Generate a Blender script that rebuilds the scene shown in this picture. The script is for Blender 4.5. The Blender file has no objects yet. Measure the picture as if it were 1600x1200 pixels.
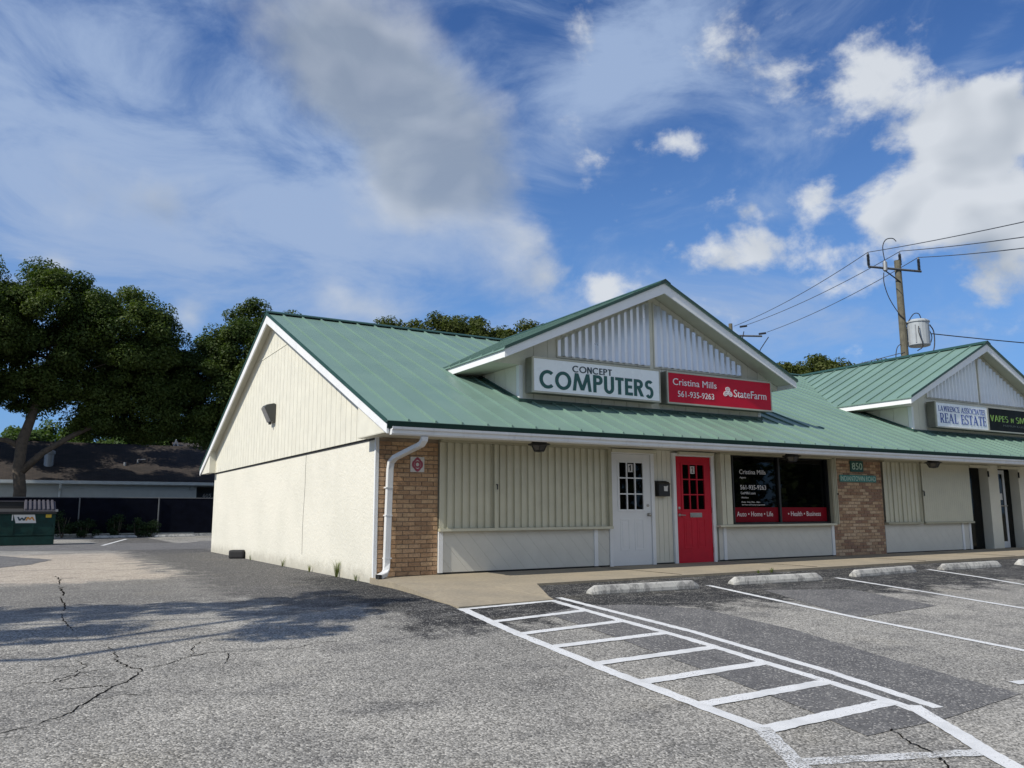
import bpy, bmesh, math, random
import numpy as np
from mathutils import Vector, Matrix
R = math.radians
random.seed(7)
rng = np.random.default_rng(11)
S = bpy.context.scene
COL = S.collection

# ------------------------------------------------------------------ camera
cam_d = bpy.data.cameras.new('camera')
cam = bpy.data.objects.new('camera', cam_d)
COL.objects.link(cam)
cam_d.sensor_fit = 'HORIZONTAL'
cam_d.sensor_width = 36.0
cam_d.lens = 36.0 * 1275.2 / 1600.0
cam_d.clip_start = 0.05
cam_d.clip_end = 5000
YAW, PITCH, ROLL = 0.5321, 0.1574, -0.004
cam.matrix_world = (Matrix.Translation((-4.5626, -11.8766, 1.0303)) @ Matrix.Rotation(-YAW, 4, 'Z')
                    @ Matrix.Rotation(math.pi / 2 + PITCH, 4, 'X') @ Matrix.Rotation(ROLL, 4, 'Z'))
S.camera = cam

# ------------------------------------------------------------------ exposure
S.view_settings.view_transform = 'Standard'
S.view_settings.look = 'None'
S.view_settings.exposure = 0.10
S.view_settings.gamma = 1.0
S.view_settings.use_curve_mapping = False

# ------------------------------------------------------------------ sun (from the left, nearly along the shop fronts)
SUN = Vector((-1.0, -0.14, 0.98)).normalized()
SUN_EL = math.asin(SUN.z)
SUN_AZ = math.atan2(SUN.x, SUN.y)
sun_d = bpy.data.lights.new('sun', 'SUN')
sun_d.energy = 4.4
sun_d.angle = R(0.55)
sun_d.color = (1.0, 0.94, 0.83)
sun = bpy.data.objects.new('sun', sun_d)
COL.objects.link(sun)
sun.rotation_euler = (-SUN).to_track_quat('-Z', 'Y').to_euler()
sun.location = (-30, -2, 30)

# ------------------------------------------------------------------ world: clear sky with clouds
W = bpy.data.worlds.new('World')
S.world = W
W.use_nodes = True
nt = W.node_tree
nt.nodes.clear()


SKY_TINT = (0.47, 0.74, 1.14)


class G:
    """small helper to write node maths"""
    def __init__(s, tree):
        s.t = tree

    def n(s, kind, **kw):
        nd = s.t.nodes.new(kind)
        for k, v in kw.items():
            setattr(nd, k, v)
        return nd

    def put(s, sock, v):
        if isinstance(v, bpy.types.NodeSocket):
            s.t.links.new(v, sock)
        else:
            sock.default_value = v

    def m(s, op, a, b=0.0, c=0.0, clamp=False):
        nd = s.n('ShaderNodeMath', operation=op, use_clamp=clamp)
        for i, v in enumerate((a, b, c)):
            s.put(nd.inputs[i], v)
        return nd.outputs[0]

    def v(s, op, a, b=(0, 0, 0)):
        nd = s.n('ShaderNodeVectorMath', operation=op)
        s.put(nd.inputs[0], a)
        s.put(nd.inputs[1], b)
        return nd.outputs['Value'] if op in ('LENGTH', 'DOT_PRODUCT') else nd.outputs[0]

    def xyz(s, x, y, z):
        nd = s.n('ShaderNodeCombineXYZ')
        for i, q in enumerate((x, y, z)):
            s.put(nd.inputs[i], q)
        return nd.outputs[0]

    def sep(s, v):
        nd = s.n('ShaderNodeSeparateXYZ')
        s.put(nd.inputs[0], v)
        return nd.outputs

    def noise(s, vec, scale, detail=4.0, rough=0.55, dist=0.0, out='Fac', lac=2.0):
        nd = s.n('ShaderNodeTexNoise')
        if vec is not None:
            s.put(nd.inputs['Vector'], vec)
        s.put(nd.inputs['Scale'], scale)
        nd.inputs['Detail'].default_value = detail
        nd.inputs['Roughness'].default_value = rough
        nd.inputs['Distortion'].default_value = dist
        nd.inputs['Lacunarity'].default_value = lac
        return nd.outputs[out]

    def step(s, x, lo, hi, a=0.0, b=1.0):
        nd = s.n('ShaderNodeMapRange', interpolation_type='SMOOTHSTEP')
        s.put(nd.inputs[0], x)
        for i, q in zip((1, 2, 3, 4), (lo, hi, a, b)):
            s.put(nd.inputs[i], q)
        return nd.outputs[0]

    def lin(s, x, lo, hi, a=0.0, b=1.0):
        nd = s.n('ShaderNodeMapRange')
        s.put(nd.inputs[0], x)
        for i, q in zip((1, 2, 3, 4), (lo, hi, a, b)):
            s.put(nd.inputs[i], q)
        return nd.outputs[0]

    def mix(s, f, a, b, mode='MIX'):
        nd = s.n('ShaderNodeMix', data_type='RGBA', blend_type=mode)
        s.put(nd.inputs[0], f)
        for i, q in ((6, a), (7, b)):
            if isinstance(q, tuple):
                q = q if len(q) == 4 else q + (1,)
            s.put(nd.inputs[i], q)
        return nd.outputs[2]

    def blob(s, vec, loc, size, rot):
        mp = s.n('ShaderNodeMapping', vector_type='TEXTURE')
        s.put(mp.inputs[0], vec)
        mp.inputs['Location'].default_value = (loc[0], loc[1], 0)
        mp.inputs['Rotation'].default_value = (0, 0, rot)
        mp.inputs['Scale'].default_value = (size[0], size[1], 1)
        g = s.n('ShaderNodeTexGradient', gradient_type='SPHERICAL')
        s.put(g.inputs[0], mp.outputs[0])
        return g.outputs['Fac']


g = G(nt)
tc = g.n('ShaderNodeTexCoord').outputs['Generated']
dx, dy, dz = g.sep(tc)
dzc = g.m('MAXIMUM', dz, 0.0)
sky = g.n('ShaderNodeTexSky', sky_type='NISHITA', sun_disc=False)
sky.sun_elevation = SUN_EL
sky.sun_rotation = SUN_AZ
sky.air_density = 1.0
sky.dust_density = 0.6
sky.ozone_density = 2.0
az = g.m('ARCTAN2', dx, dy)
el = g.m('ARCSINE', dz)
# cloud-layer plane coordinates: features shrink towards the horizon
inv = g.m('DIVIDE', 1.0, g.m('ADD', dzc, 0.22))
plane = g.xyz(g.m('MULTIPLY', dx, inv), g.m('MULTIPLY', dy, inv), 0.0)
azel = g.xyz(az, el, 0.0)
warp = g.noise(azel, 5.0, 3.0, 0.5, out='Color')
warpv = g.v('MULTIPLY', g.v('SUBTRACT', warp, (0.5, 0.5, 0.5)), (0.10, 0.07, 0.0))
azw = g.v('ADD', azel, warpv)


def blobs(vec, lst):
    tot = None
    for (a, e, sx, sy, rot, amp) in lst:
        b = g.m('MULTIPLY', g.blob(vec, (a, e), (sx, sy), rot), amp)
        tot = b if tot is None else g.m('ADD', tot, b)
    return tot


SKY_BLOBS = [  # azimuth, elevation, half sizes, turn, weight (radians): the cumulus heaps and an added fill deck
    (0.299, 0.559, 0.252, 0.116, -0.30, 1.00), (0.400, 0.465, 0.175, 0.115, -0.50, 1.10), (0.451, 0.395, 0.140, 0.079, -0.45, 0.90),
    (0.338, 0.360, 0.113, 0.051, 0.00, 0.35), (0.101, 0.350, 0.137, 0.061, 0.00, 0.62), (1.053, 0.372, 0.137, 0.095, 0.35, 1.15),
    (1.100, 0.408, 0.074, 0.055, 0.00, 0.90), (1.095, 0.298, 0.093, 0.077, 0.00, 0.90), (1.082, 0.220, 0.083, 0.053, 0.00, 0.85),
    (0.991, 0.329, 0.082, 0.061, 0.00, 0.45), (0.899, 0.365, 0.044, 0.038, 0.00, 0.70), (0.843, 0.360, 0.033, 0.018, 0.00, 0.50),
    (0.735, 0.437, 0.078, 0.034, 0.00, 0.48), (0.561, 0.286, 0.093, 0.072, -0.50, 0.90), (0.652, 0.272, 0.051, 0.042, 0.00, 0.80),
    (0.795, 0.294, 0.138, 0.062, 0.10, 0.72), (0.849, 0.319, 0.044, 0.043, 0.00, 0.40), (0.302, 0.268, 0.110, 0.056, -0.50, 0.72),
    (0.365, 0.248, 0.087, 0.031, 0.00, 0.50), (0.150, 0.222, 0.030, 0.036, 0.00, 0.72), (0.010, 0.270, 0.034, 0.020, 0.00, 0.70),
    (-0.025, 0.267, 0.024, 0.009, 0.00, 0.5), (0.933, 0.481, 0.153, 0.069, -0.35, 0.55), (0.999, 0.507, 0.090, 0.054, 0.90, 0.45),
    (-0.55, 0.50, 0.30, 0.15, 0.2, 0.9), (-1.30, 0.35, 0.35, 0.15, 0.0, 1.0), (1.75, 0.45, 0.40, 0.20, 0.0, 1.0), (2.60, 0.40, 0.45, 0.18, 0.0, 1.0), (-2.30, 0.45, 0.45, 0.20, 0.0, 1.0), (2.9, 0.8, 0.5, 0.25, 0.0, 1.0), (-2.8, 0.75, 0.5, 0.2, 0.0, 1.0), (1.6, 0.9, 0.5, 0.2, 0.0, 1.0), (2.75, 0.40, 0.85, 0.38, 0.0, 1.5), (-2.75, 0.40, 0.85, 0.38, 0.0, 1.5), (2.0, 0.3, 0.5, 0.22, 0.0, 1.2), (-1.9, 0.35, 0.6, 0.25, 0.0, 1.2),  # unseen clouds; the widest ones added behind the view to whiten the fill
]
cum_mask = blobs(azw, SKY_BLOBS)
fb0 = g.noise(g.v('MULTIPLY', azel, (1.0, 1.35, 1.0)), 9.0, 10.0, 0.60, 0.15)
fb1 = g.noise(azel, 4.2, 7.0, 0.60, 0.4)
east = g.step(az, 0.50, 0.66)
fb = g.m('ADD', g.m('MULTIPLY', fb0, g.m('ADD', 0.40, g.m('MULTIPLY', east, 0.60))), g.m('MULTIPLY', fb1, g.m('SUBTRACT', 0.60, g.m('MULTIPLY', east, 0.60))))
fbs = g.noise(g.v('MULTIPLY', azel, (1.0, 1.35, 1.0)), 9.0, 2.5, 0.5, 0.25)
fb_off = g.noise(g.v('ADD', g.v('MULTIPLY', azel, (1.0, 1.35, 1.0)), (-0.020, 0.026, 0.0)), 9.0, 2.5, 0.50, 0.25)
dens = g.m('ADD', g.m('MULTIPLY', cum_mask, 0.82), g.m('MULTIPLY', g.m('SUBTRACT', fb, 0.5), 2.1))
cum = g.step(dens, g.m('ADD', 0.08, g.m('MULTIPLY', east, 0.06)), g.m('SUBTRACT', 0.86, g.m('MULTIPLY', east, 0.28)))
# thin high veil, mostly over the left half and in a long band
vn = g.noise(g.v('MULTIPLY', g.v('ADD', azel, g.v('MULTIPLY', warpv, (0.5, 0.5, 0))), (1.0, 2.2, 1.0)), 4.2, 8.0, 0.62, 0.6)
veil_mask = blobs(azw, [
    (0.038, 0.381, 0.537, 0.253, 0.00, 1.10), (0.667, 0.499, 0.320, 0.087, 0.75, 1.20), (0.703, 0.570, 0.205, 0.075, 0.50, 0.60),
    (0.253, 0.339, 0.320, 0.141, 0.00, 0.60), (0.691, 0.217, 0.466, 0.069, 0.00, 0.50), (1.109, 0.492, 0.069, 0.029, 0.60, 0.60),
    (-1.20, 0.55, 0.80, 0.40, 0.0, 0.9), (2.20, 0.60, 0.80, 0.40, 0.0, 0.8), (-2.60, 0.60, 0.80, 0.40, 0.0, 0.8),
])
veil = g.m('MULTIPLY', g.step(g.m('ADD', g.m('MULTIPLY', veil_mask, 0.58), g.m('MULTIPLY', vn, 2.3)), 1.00, 1.92), 0.92)
# cumulus light: brighter towards the sun, greyer where thick
lit = g.m('MULTIPLY', g.m('SUBTRACT', fbs, fb_off), g.m('ADD', 1.0, g.m('MULTIPLY', east, 1.6)))
# the undersides of the thick heaps
grey_mask = blobs(azw, [(0.327, 0.512, 0.275, 0.105, -0.50, 1.10), (0.409, 0.458, 0.191, 0.089, -0.40, 1.00), (0.451, 0.389, 0.140, 0.057, -0.30, 0.35),
    (0.107, 0.345, 0.124, 0.049, 0.00, 0.70), (1.077, 0.313, 0.092, 0.078, 0.00, 0.55), (1.091, 0.246, 0.072, 0.047, 0.00, 0.70),
    (-0.55, 0.47, 0.25, 0.10, 0.2, 0.9), (-1.30, 0.32, 0.2, 0.08, 0.0, 0.9), (1.75, 0.42, 0.25, 0.10, 0.0, 0.9), (2.60, 0.37, 0.3, 0.1, 0.0, 0.9), (-2.30, 0.42, 0.3, 0.1, 0.0, 0.9)])
thick = g.step(g.m('ADD', grey_mask, g.m('MULTIPLY', g.m('SUBTRACT', fb1, 0.5), 0.9)), 0.05, 0.85)
bright = g.m('ADD', g.m('SUBTRACT', 0.66, g.m('MULTIPLY', thick, 0.62)), lit)
bright = g.m('ADD', bright, g.m('MULTIPLY', east, 0.20))
bright = g.m('MINIMUM', g.m('MAXIMUM', bright, 0.0), 1.0)
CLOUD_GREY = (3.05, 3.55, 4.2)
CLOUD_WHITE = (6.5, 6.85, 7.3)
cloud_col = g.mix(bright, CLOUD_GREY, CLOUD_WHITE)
VEIL_COL = (3.25, 4.3, 6.3)
skyc = g.mix(1.0, sky.outputs[0], SKY_TINT, 'MULTIPLY')
horizon = g.step(dz, 0.05, 0.55, 1.0, 0.0)
skyc = g.mix(g.m('MULTIPLY', horizon, 0.62), skyc, (1.85, 3.75, 7.0))
c1 = g.mix(veil, skyc, VEIL_COL)
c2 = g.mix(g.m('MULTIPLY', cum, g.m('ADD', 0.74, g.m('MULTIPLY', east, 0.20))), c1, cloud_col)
below = g.step(dz, -0.02, 0.0)
c3 = g.mix(below, (0.9, 1.0, 1.0), c2)
bg = g.n('ShaderNodeBackground')
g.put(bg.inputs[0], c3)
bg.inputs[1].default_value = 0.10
nt.links.new(bg.outputs[0], g.n('ShaderNodeOutputWorld').inputs[0])
W.cycles.sampling_method = 'MANUAL'
W.cycles.sample_map_resolution = 512

S.cycles.max_bounces = 6
S.cycles.diffuse_bounces = 3
S.cycles.glossy_bounces = 3
S.cycles.transmission_bounces = 4
S.cycles.transparent_max_bounces = 8


# ================================================================== materials
def new_mat(name):
    m = bpy.data.materials.new(name)
    m.use_nodes = True
    t = m.node_tree
    t.nodes.clear()
    q = G(t)
    b = q.n('ShaderNodeBsdfPrincipled')
    o = q.n('ShaderNodeOutputMaterial')
    t.links.new(b.outputs[0], o.inputs[0])
    return m, q, b, o


def plain(name, col, rough=0.6, metal=0.0, var=0.10, scale=3.0, bump=0.0, bscale=60.0, spec=0.5, stain=0.0, streak=0.0):
    """paint-like surface with slight blotches, optional grime and fine relief"""
    m, q, b, o = new_mat(name)
    pos = q.n('ShaderNodeNewGeometry').outputs['Position']
    c = col
    n1 = q.noise(pos, scale, 5.0, 0.6)
    f = q.lin(n1, 0.3, 0.7, 1.0 - var, 1.0 + var)
    cc = q.mix(1.0, c, q.xyz(f, f, f), 'MULTIPLY')
    if stain:
        n2 = q.noise(pos, scale * 2.7, 6.0, 0.7)
        cc = q.mix(q.m('MULTIPLY', q.step(n2, 0.52, 0.74), stain), cc, tuple(x * 0.35 for x in col))
    if streak:
        sv = q.v('MULTIPLY', pos, (9.0, 9.0, 0.5))
        n3 = q.noise(sv, 1.6, 4.0, 0.6)
        cc = q.mix(q.m('MULTIPLY', q.step(n3, 0.5, 0.8), streak), cc, tuple(x * 0.45 for x in col))
    q.put(b.inputs['Base Color'], cc)
    q.put(b.inputs['Roughness'], q.lin(n1, 0.3, 0.7, max(rough - 0.07, 0.02), min(rough + 0.07, 1)))
    b.inputs['Metallic'].default_value = metal
    b.inputs['Specular IOR Level'].default_value = spec
    if bump:
        bp = q.n('ShaderNodeBump')
        bp.inputs['Strength'].default_value = bump
        bp.inputs['Distance'].default_value = 0.01
        q.put(bp.inputs['Height'], q.noise(pos, bscale, 5.0, 0.6))
        q.put(b.inputs['Normal'], bp.outputs[0])
    return m


M = {}
M['siding'] = plain('cream_siding_paint', (0.69, 0.67, 0.565), 0.65, var=0.05, bump=0.15, bscale=90, streak=0.07)
M['soffit'] = plain('cream_soffit_paint', (0.60, 0.585, 0.49), 0.65, var=0.06)
M['panel'] = plain('pale_bulkhead_paint', (0.63, 0.62, 0.56), 0.6, var=0.05, bump=0.12, bscale=110, stain=0.05)
M['bulk_back'] = plain('grey_bulkhead_backing', (0.42, 0.42, 0.38), 0.7)
M['white'] = plain('white_trim_paint', (0.78, 0.79, 0.79), 0.5, var=0.04, stain=0.06)
M['gutter'] = plain('white_gutter_paint', (0.70, 0.715, 0.72), 0.4, var=0.06, streak=0.22)
M['shutter'] = plain('beige_shutter_metal', (0.58, 0.565, 0.44), 0.45, var=0.06, stain=0.05, streak=0.10)
M['shutter_dark'] = plain('beige_track_metal', (0.40, 0.385, 0.28), 0.5, var=0.10, stain=0.25)
M['dark_gap'] = plain('black_rubber_and_shade', (0.02, 0.02, 0.02), 0.8)
M['sheet'] = plain('grey_corrugated_sheet', (0.72, 0.73, 0.76), 0.34, metal=0.55, var=0.05)
M['sheet_white'] = plain('white_corrugated_sheet', (0.80, 0.80, 0.79), 0.36, metal=0.35, var=0.05)
M['red_door'] = plain('red_door_paint', (0.53, 0.014, 0.034), 0.5, var=0.10, scale=5, spec=0.25)
M['white_door'] = plain('white_door_paint', (0.75, 0.765, 0.77), 0.4, var=0.03, stain=0.03)
M['steel'] = plain('worn_steel', (0.42, 0.41, 0.39), 0.32, metal=0.9, var=0.12)
M['black'] = plain('black_metal', (0.012, 0.012, 0.013), 0.45)
M['black_plastic'] = plain('black_rubber', (0.02, 0.02, 0.022), 0.75, var=0.3, bump=0.4, bscale=40)
M['sign_white'] = plain('white_sign_face', (0.86, 0.88, 0.885), 0.28, var=0.02)
M['sign_frame'] = plain('tan_sign_cabinet', (0.42, 0.40, 0.32), 0.4, metal=0.2, var=0.10, stain=0.2)
M['sign_side'] = plain('brown_sign_cabinet_side', (0.20, 0.19, 0.15), 0.5, metal=0.2, var=0.2, stain=0.4)
M['sign_red'] = plain('red_sign_face', (0.52, 0.010, 0.034), 0.45, var=0.04, spec=0.15)
M['sign_black'] = plain('black_sign_face', (0.004, 0.006, 0.005), 0.5, spec=0.1)
M['ink_green'] = plain('dark_green_lettering', (0.006, 0.085, 0.075), 0.35, var=0.03)
M['ink_dark'] = plain('navy_lettering', (0.008, 0.035, 0.05), 0.35)
M['ink_white'] = plain('white_lettering', (0.76, 0.74, 0.74), 0.35, var=0.03)
M['ink_blue'] = plain('blue_lettering', (0.035, 0.07, 0.30), 0.35)
M['ink_lime'] = plain('lime_lettering', (0.16, 0.30, 0.035), 0.35)
M['ink_grey'] = plain('faint_grey_lettering', (0.035, 0.045, 0.035), 0.35)
M['plaque'] = plain('dark_green_plaque', (0.008, 0.085, 0.070), 0.35, var=0.1)
M['plaque_teal'] = plain('faded_teal_plaque', (0.045, 0.24, 0.21), 0.4, var=0.15)
M['ink_mint'] = plain('pale_mint_lettering', (0.50, 0.70, 0.62), 0.4)
M['crimson'] = plain('crimson_print', (0.34, 0.06, 0.10), 0.4)
M['paper'] = plain('white_paper', (0.66, 0.65, 0.63), 0.7, var=0.04)
M['room'] = plain('dim_room_paint', (0.035, 0.035, 0.04), 0.9, var=0.3)
M['film_red'] = plain('red_window_film', (0.20, 0.003, 0.012), 0.45, spec=0.1, var=0.04)
M['alu'] = plain('white_aluminium', (0.62, 0.64, 0.66), 0.35, metal=0.1)
M['lamp_glass'] = plain('clear_lamp_glass', (0.30, 0.30, 0.30), 0.1, spec=0.8)
M['lamp_dark'] = plain('smoky_lamp_glass', (0.06, 0.06, 0.06), 0.15, spec=0.6)
M['yellow'] = plain('yellow_sticker', (0.55, 0.38, 0.03), 0.5)
M['orange'] = plain('orange_print', (0.60, 0.25, 0.02), 0.5)
M['dumpster'] = plain('dark_green_steel', (0.006, 0.034, 0.028), 0.6, spec=0.25, var=0.3, stain=0.5, scale=4)
M['lid'] = plain('grey_plastic_lid', (0.07, 0.065, 0.075), 0.6, var=0.15)
M['fence_mesh'] = plain('black_windscreen_mesh', (0.005, 0.006, 0.011), 0.95, spec=0.05, var=0.3, bump=0.5, bscale=25)
M['fence_post'] = plain('galvanised_post', (0.12, 0.125, 0.13), 0.5, metal=0.4)
M['back_wall'] = plain('pale_blue_stucco', (0.40, 0.43, 0.43), 0.8, var=0.06, bump=0.2)
M['back_dark'] = plain('dark_recess_tone', (0.05, 0.06, 0.07), 0.8)  # recessed wall coloured far darker than the front wall
M['back_trim'] = plain('pale_trim', (0.55, 0.60, 0.62), 0.6, var=0.08)
M['far_white'] = plain('bright_white_trim', (0.8, 0.8, 0.8), 0.5)
M['galv'] = plain('galvanised_vent', (0.30, 0.31, 0.32), 0.45, metal=0.6, var=0.1)
M['transformer'] = plain('pale_grey_tank', (0.38, 0.41, 0.43), 0.4, var=0.06, streak=0.15)
M['wire'] = plain('dark_cable', (0.02, 0.02, 0.022), 0.6)
M['wire_grey'] = plain('grey_cable', (0.06, 0.065, 0.075), 0.6)
M['porcelain'] = plain('dark_insulator', (0.03, 0.035, 0.045), 0.3)
M['conc_stop'] = None
M['bark'] = plain('oak_bark', (0.085, 0.068, 0.052), 0.9, var=0.35, scale=6, bump=0.8, bscale=14)
M['pole_wood'] = plain('weathered_pole_wood', (0.125, 0.115, 0.082), 0.85, var=0.35, scale=4, bump=0.6, bscale=30, streak=0.5)
M['ground'] = plain('dry_ground', (0.14, 0.13, 0.09), 0.95, var=0.3, scale=0.4)


def stucco_mat():
    m, q, b, o = new_mat('rough_cream_stucco')
    pos = q.n('ShaderNodeNewGeometry').outputs['Position']
    n1 = q.noise(pos, 0.9, 5.0, 0.6)
    n2 = q.noise(pos, 14.0, 4.0, 0.6)
    z = q.sep(pos)[2]
    c = q.mix(q.step(n1, 0.35, 0.7), (0.71, 0.685, 0.59), (0.66, 0.64, 0.55))
    c = q.mix(q.m('MULTIPLY', q.step(n2, 0.55, 0.75), 0.12), c, (0.40, 0.40, 0.33))
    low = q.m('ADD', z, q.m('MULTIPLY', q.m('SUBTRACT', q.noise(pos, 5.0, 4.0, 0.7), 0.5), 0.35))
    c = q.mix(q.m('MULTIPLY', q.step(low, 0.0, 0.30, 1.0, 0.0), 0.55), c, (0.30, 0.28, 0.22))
    q.put(b.inputs['Base Color'], c)
    b.inputs['Roughness'].default_value = 0.85
    b.inputs['Specular IOR Level'].default_value = 0.25
    bp = q.n('ShaderNodeBump')
    bp.inputs['Strength'].default_value = 0.30
    bp.inputs['Distance'].default_value = 0.010
    mus = q.noise(pos, 9.0, 5.0, 0.62, 1.2)
    q.put(bp.inputs['Height'], q.step(mus, 0.40, 0.62))
    q.put(b.inputs['Normal'], bp.outputs[0])
    return m


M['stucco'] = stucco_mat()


def roof_mat():
    m, q, b, o = new_mat('green_standing_seam_metal')
    pos = q.n('ShaderNodeNewGeometry').outputs['Position']
    rnd = q.n('ShaderNodeObjectInfo').outputs['Random']
    n1 = q.noise(pos, 1.3, 5.0, 0.6)
    n2 = q.noise(q.v('MULTIPLY', pos, (6.0, 0.7, 0.7)), 2.0, 4.0, 0.6)
    c = q.mix(q.step(n1, 0.3, 0.7), (0.150, 0.240, 0.197), (0.166, 0.262, 0.216))
    c = q.mix(q.m('MULTIPLY', q.step(n2, 0.5, 0.8), 0.12), c, (0.20, 0.29, 0.25))
    f = q.lin(rnd, 0, 1, 0.94, 1.06)
    c = q.mix(1.0, c, q.xyz(f, f, f), 'MULTIPLY')
    q.put(b.inputs['Base Color'], c)
    b.inputs['Metallic'].default_value = 0.0
    q.put(b.inputs['Roughness'], q.lin(n1, 0.3, 0.7, 0.36, 0.50))
    b.inputs['Specular IOR Level'].default_value = 0.45
    bp = q.n('ShaderNodeBump')
    bp.inputs['Strength'].default_value = 0.14
    bp.inputs['Distance'].default_value = 0.02
    q.put(bp.inputs['Height'], q.noise(pos, 1.8, 2.0, 0.5))
    q.put(b.inputs['Normal'], bp.outputs[0])
    return m


M['roof'] = roof_mat()
M['eave_dark'] = plain('eave_closure_and_gap_shade', (0.006, 0.022, 0.018), 0.7, var=0.15, spec=0.15)
M['roof_trim'] = plain('dark_green_roof_trim', (0.018, 0.060, 0.045), 0.5, var=0.15)


def brick_mat(name, stuff, cols):
    m, q, b, o = new_mat(name)
    gm = q.n('ShaderNodeNewGeometry')
    pos = gm.outputs['Position']
    rnd = gm.outputs['Random Per Island'] if stuff else q.n('ShaderNodeObjectInfo').outputs['Random']
    cr = q.n('ShaderNodeValToRGB')
    cr.color_ramp.interpolation = 'CONSTANT'
    e = cr.color_ramp.elements
    while len(e) < len(cols):
        e.new(0.5)
    for i, cc in enumerate(cols):
        e[i].position = i / len(cols)
        e[i].color = cc + (1,)
    q.put(cr.inputs[0], rnd)
    n1 = q.noise(pos, 28.0, 5.0, 0.7)
    f = q.lin(n1, 0.3, 0.7, 0.72, 1.22)
    c = q.mix(1.0, cr.outputs[0], q.xyz(f, f, f), 'MULTIPLY')
    c = q.mix(q.m('MULTIPLY', q.step(q.noise(pos, 3.0, 4.0, 0.6), 0.5, 0.75), 0.35), c, (0.16, 0.10, 0.06))
    q.put(b.inputs['Base Color'], c)
    b.inputs['Roughness'].default_value = 0.85
    bp = q.n('ShaderNodeBump')
    bp.inputs['Strength'].default_value = 0.4
    bp.inputs['Distance'].default_value = 0.006
    q.put(bp.inputs['Height'], q.noise(pos, 120.0, 4.0, 0.7))
    q.put(b.inputs['Normal'], bp.outputs[0])
    return m


BC1 = [(0.44, 0.275, 0.155), (0.50, 0.32, 0.185), (0.38, 0.235, 0.135), (0.54, 0.365, 0.215), (0.46, 0.29, 0.165), (0.51, 0.335, 0.20)]
BC2 = [(0.46, 0.315, 0.20), (0.33, 0.20, 0.13), (0.54, 0.385, 0.25), (0.43, 0.285, 0.18), (0.30, 0.185, 0.13), (0.57, 0.42, 0.285)]
M['brick'] = brick_mat('orange_tan_brick', False, BC1)
M['brick2'] = brick_mat('mixed_brown_brick', False, BC2)
M['brick2s'] = brick_mat('mixed_brown_brick_far', True, BC2)
M['mortar'] = plain('grey_brown_mortar', (0.27, 0.21, 0.15), 0.95, var=0.2, scale=8, bump=0.4, bscale=80)


def shingle_mat():
    m, q, b, o = new_mat('brown_asphalt_shingle')
    tcn = q.n('ShaderNodeTexCoord').outputs['Object']
    bk = q.n('ShaderNodeTexBrick')
    q.put(bk.inputs['Vector'], q.v('MULTIPLY', tcn, (1.0, 1.0, 1.0)))
    bk.inputs['Color1'].default_value = (0.052, 0.040, 0.033, 1)
    bk.inputs['Color2'].default_value = (0.034, 0.028, 0.025, 1)
    bk.inputs['Mortar'].default_value = (0.024, 0.020, 0.018, 1)
    bk.inputs['Scale'].default_value = 1.0
    bk.inputs['Mortar Size'].default_value = 0.02
    bk.inputs['Brick Width'].default_value = 0.34
    bk.inputs['Row Height'].default_value = 0.14
    n = q.noise(tcn, 1.5, 5.0, 0.6)
    f = q.lin(n, 0.3, 0.7, 0.7, 1.3)
    q.put(b.inputs['Base Color'], q.mix(1.0, bk.outputs['Color'], q.xyz(f, f, f), 'MULTIPLY'))
    b.inputs['Roughness'].default_value = 0.95
    return m


M['shingle'] = shingle_mat()


def glass_mat(name, tint=(0.004, 0.0045, 0.005), clear=0.5):
    """window glass: mirror-like film over a partly see-through dark pane"""
    m, q, b, o = new_mat(name)
    t = m.node_tree
    tr = q.n('ShaderNodeBsdfTransparent')
    tr.inputs[0].default_value = (0.55, 0.57, 0.58, 1)
    b.inputs['Base Color'].default_value = tint + (1,)
    b.inputs['Roughness'].default_value = 0.02
    b.inputs['Specular IOR Level'].default_value = 0.5
    mx = q.n('ShaderNodeMixShader')
    mx.inputs[0].default_value = clear
    t.links.new(b.outputs[0], mx.inputs[1])
    t.links.new(tr.outputs[0], mx.inputs[2])
    t.links.new(mx.outputs[0], o.inputs[0])
    return m


M['glass'] = glass_mat('dark_window_glass')


def leaf_mat(name, c1, c2, trans=0.30):
    m, q, b, o = new_mat(name)
    t = m.node_tree
    gm = q.n('ShaderNodeNewGeometry')
    pos = gm.outputs['Position']
    n = q.noise(pos, 0.55, 4.0, 0.6)
    k = q.m('ADD', q.m('MULTIPLY', q.step(n, 0.35, 0.65), 0.6), q.m('MULTIPLY', gm.outputs['Random Per Island'], 0.4))
    c = q.mix(k, c1, c2)
    q.put(b.inputs['Base Color'], c)
    b.inputs['Roughness'].default_value = 0.55
    b.inputs['Specular IOR Level'].default_value = 0.18
    tl = q.n('ShaderNodeBsdfTranslucent')
    q.put(tl.inputs[0], q.mix(1.0, c, (1.3, 1.5, 0.6), 'MULTIPLY'))
    mx = q.n('ShaderNodeMixShader')
    mx.inputs[0].default_value = trans
    t.links.new(b.outputs[0], mx.inputs[1])
    t.links.new(tl.outputs[0], mx.inputs[2])
    t.links.new(mx.outputs[0], o.inputs[0])
    return m


M['leaf_oak'] = leaf_mat('dark_oak_leaves', (0.026, 0.050, 0.012), (0.092, 0.124, 0.030), 0.32)
M['leaf_olive'] = leaf_mat('olive_leaves', (0.040, 0.060, 0.014), (0.105, 0.120, 0.032), 0.28)
M['leaf_fresh'] = leaf_mat('fresh_green_leaves', (0.040, 0.075, 0.020), (0.085, 0.130, 0.035), 0.3)
M['leaf_shrub'] = leaf_mat('shrub_leaves', (0.014, 0.030, 0.011), (0.036, 0.062, 0.020), 0.2)
M['grass'] = leaf_mat('weed_blades', (0.07, 0.12, 0.025), (0.24, 0.24, 0.09), 0.3)


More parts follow.
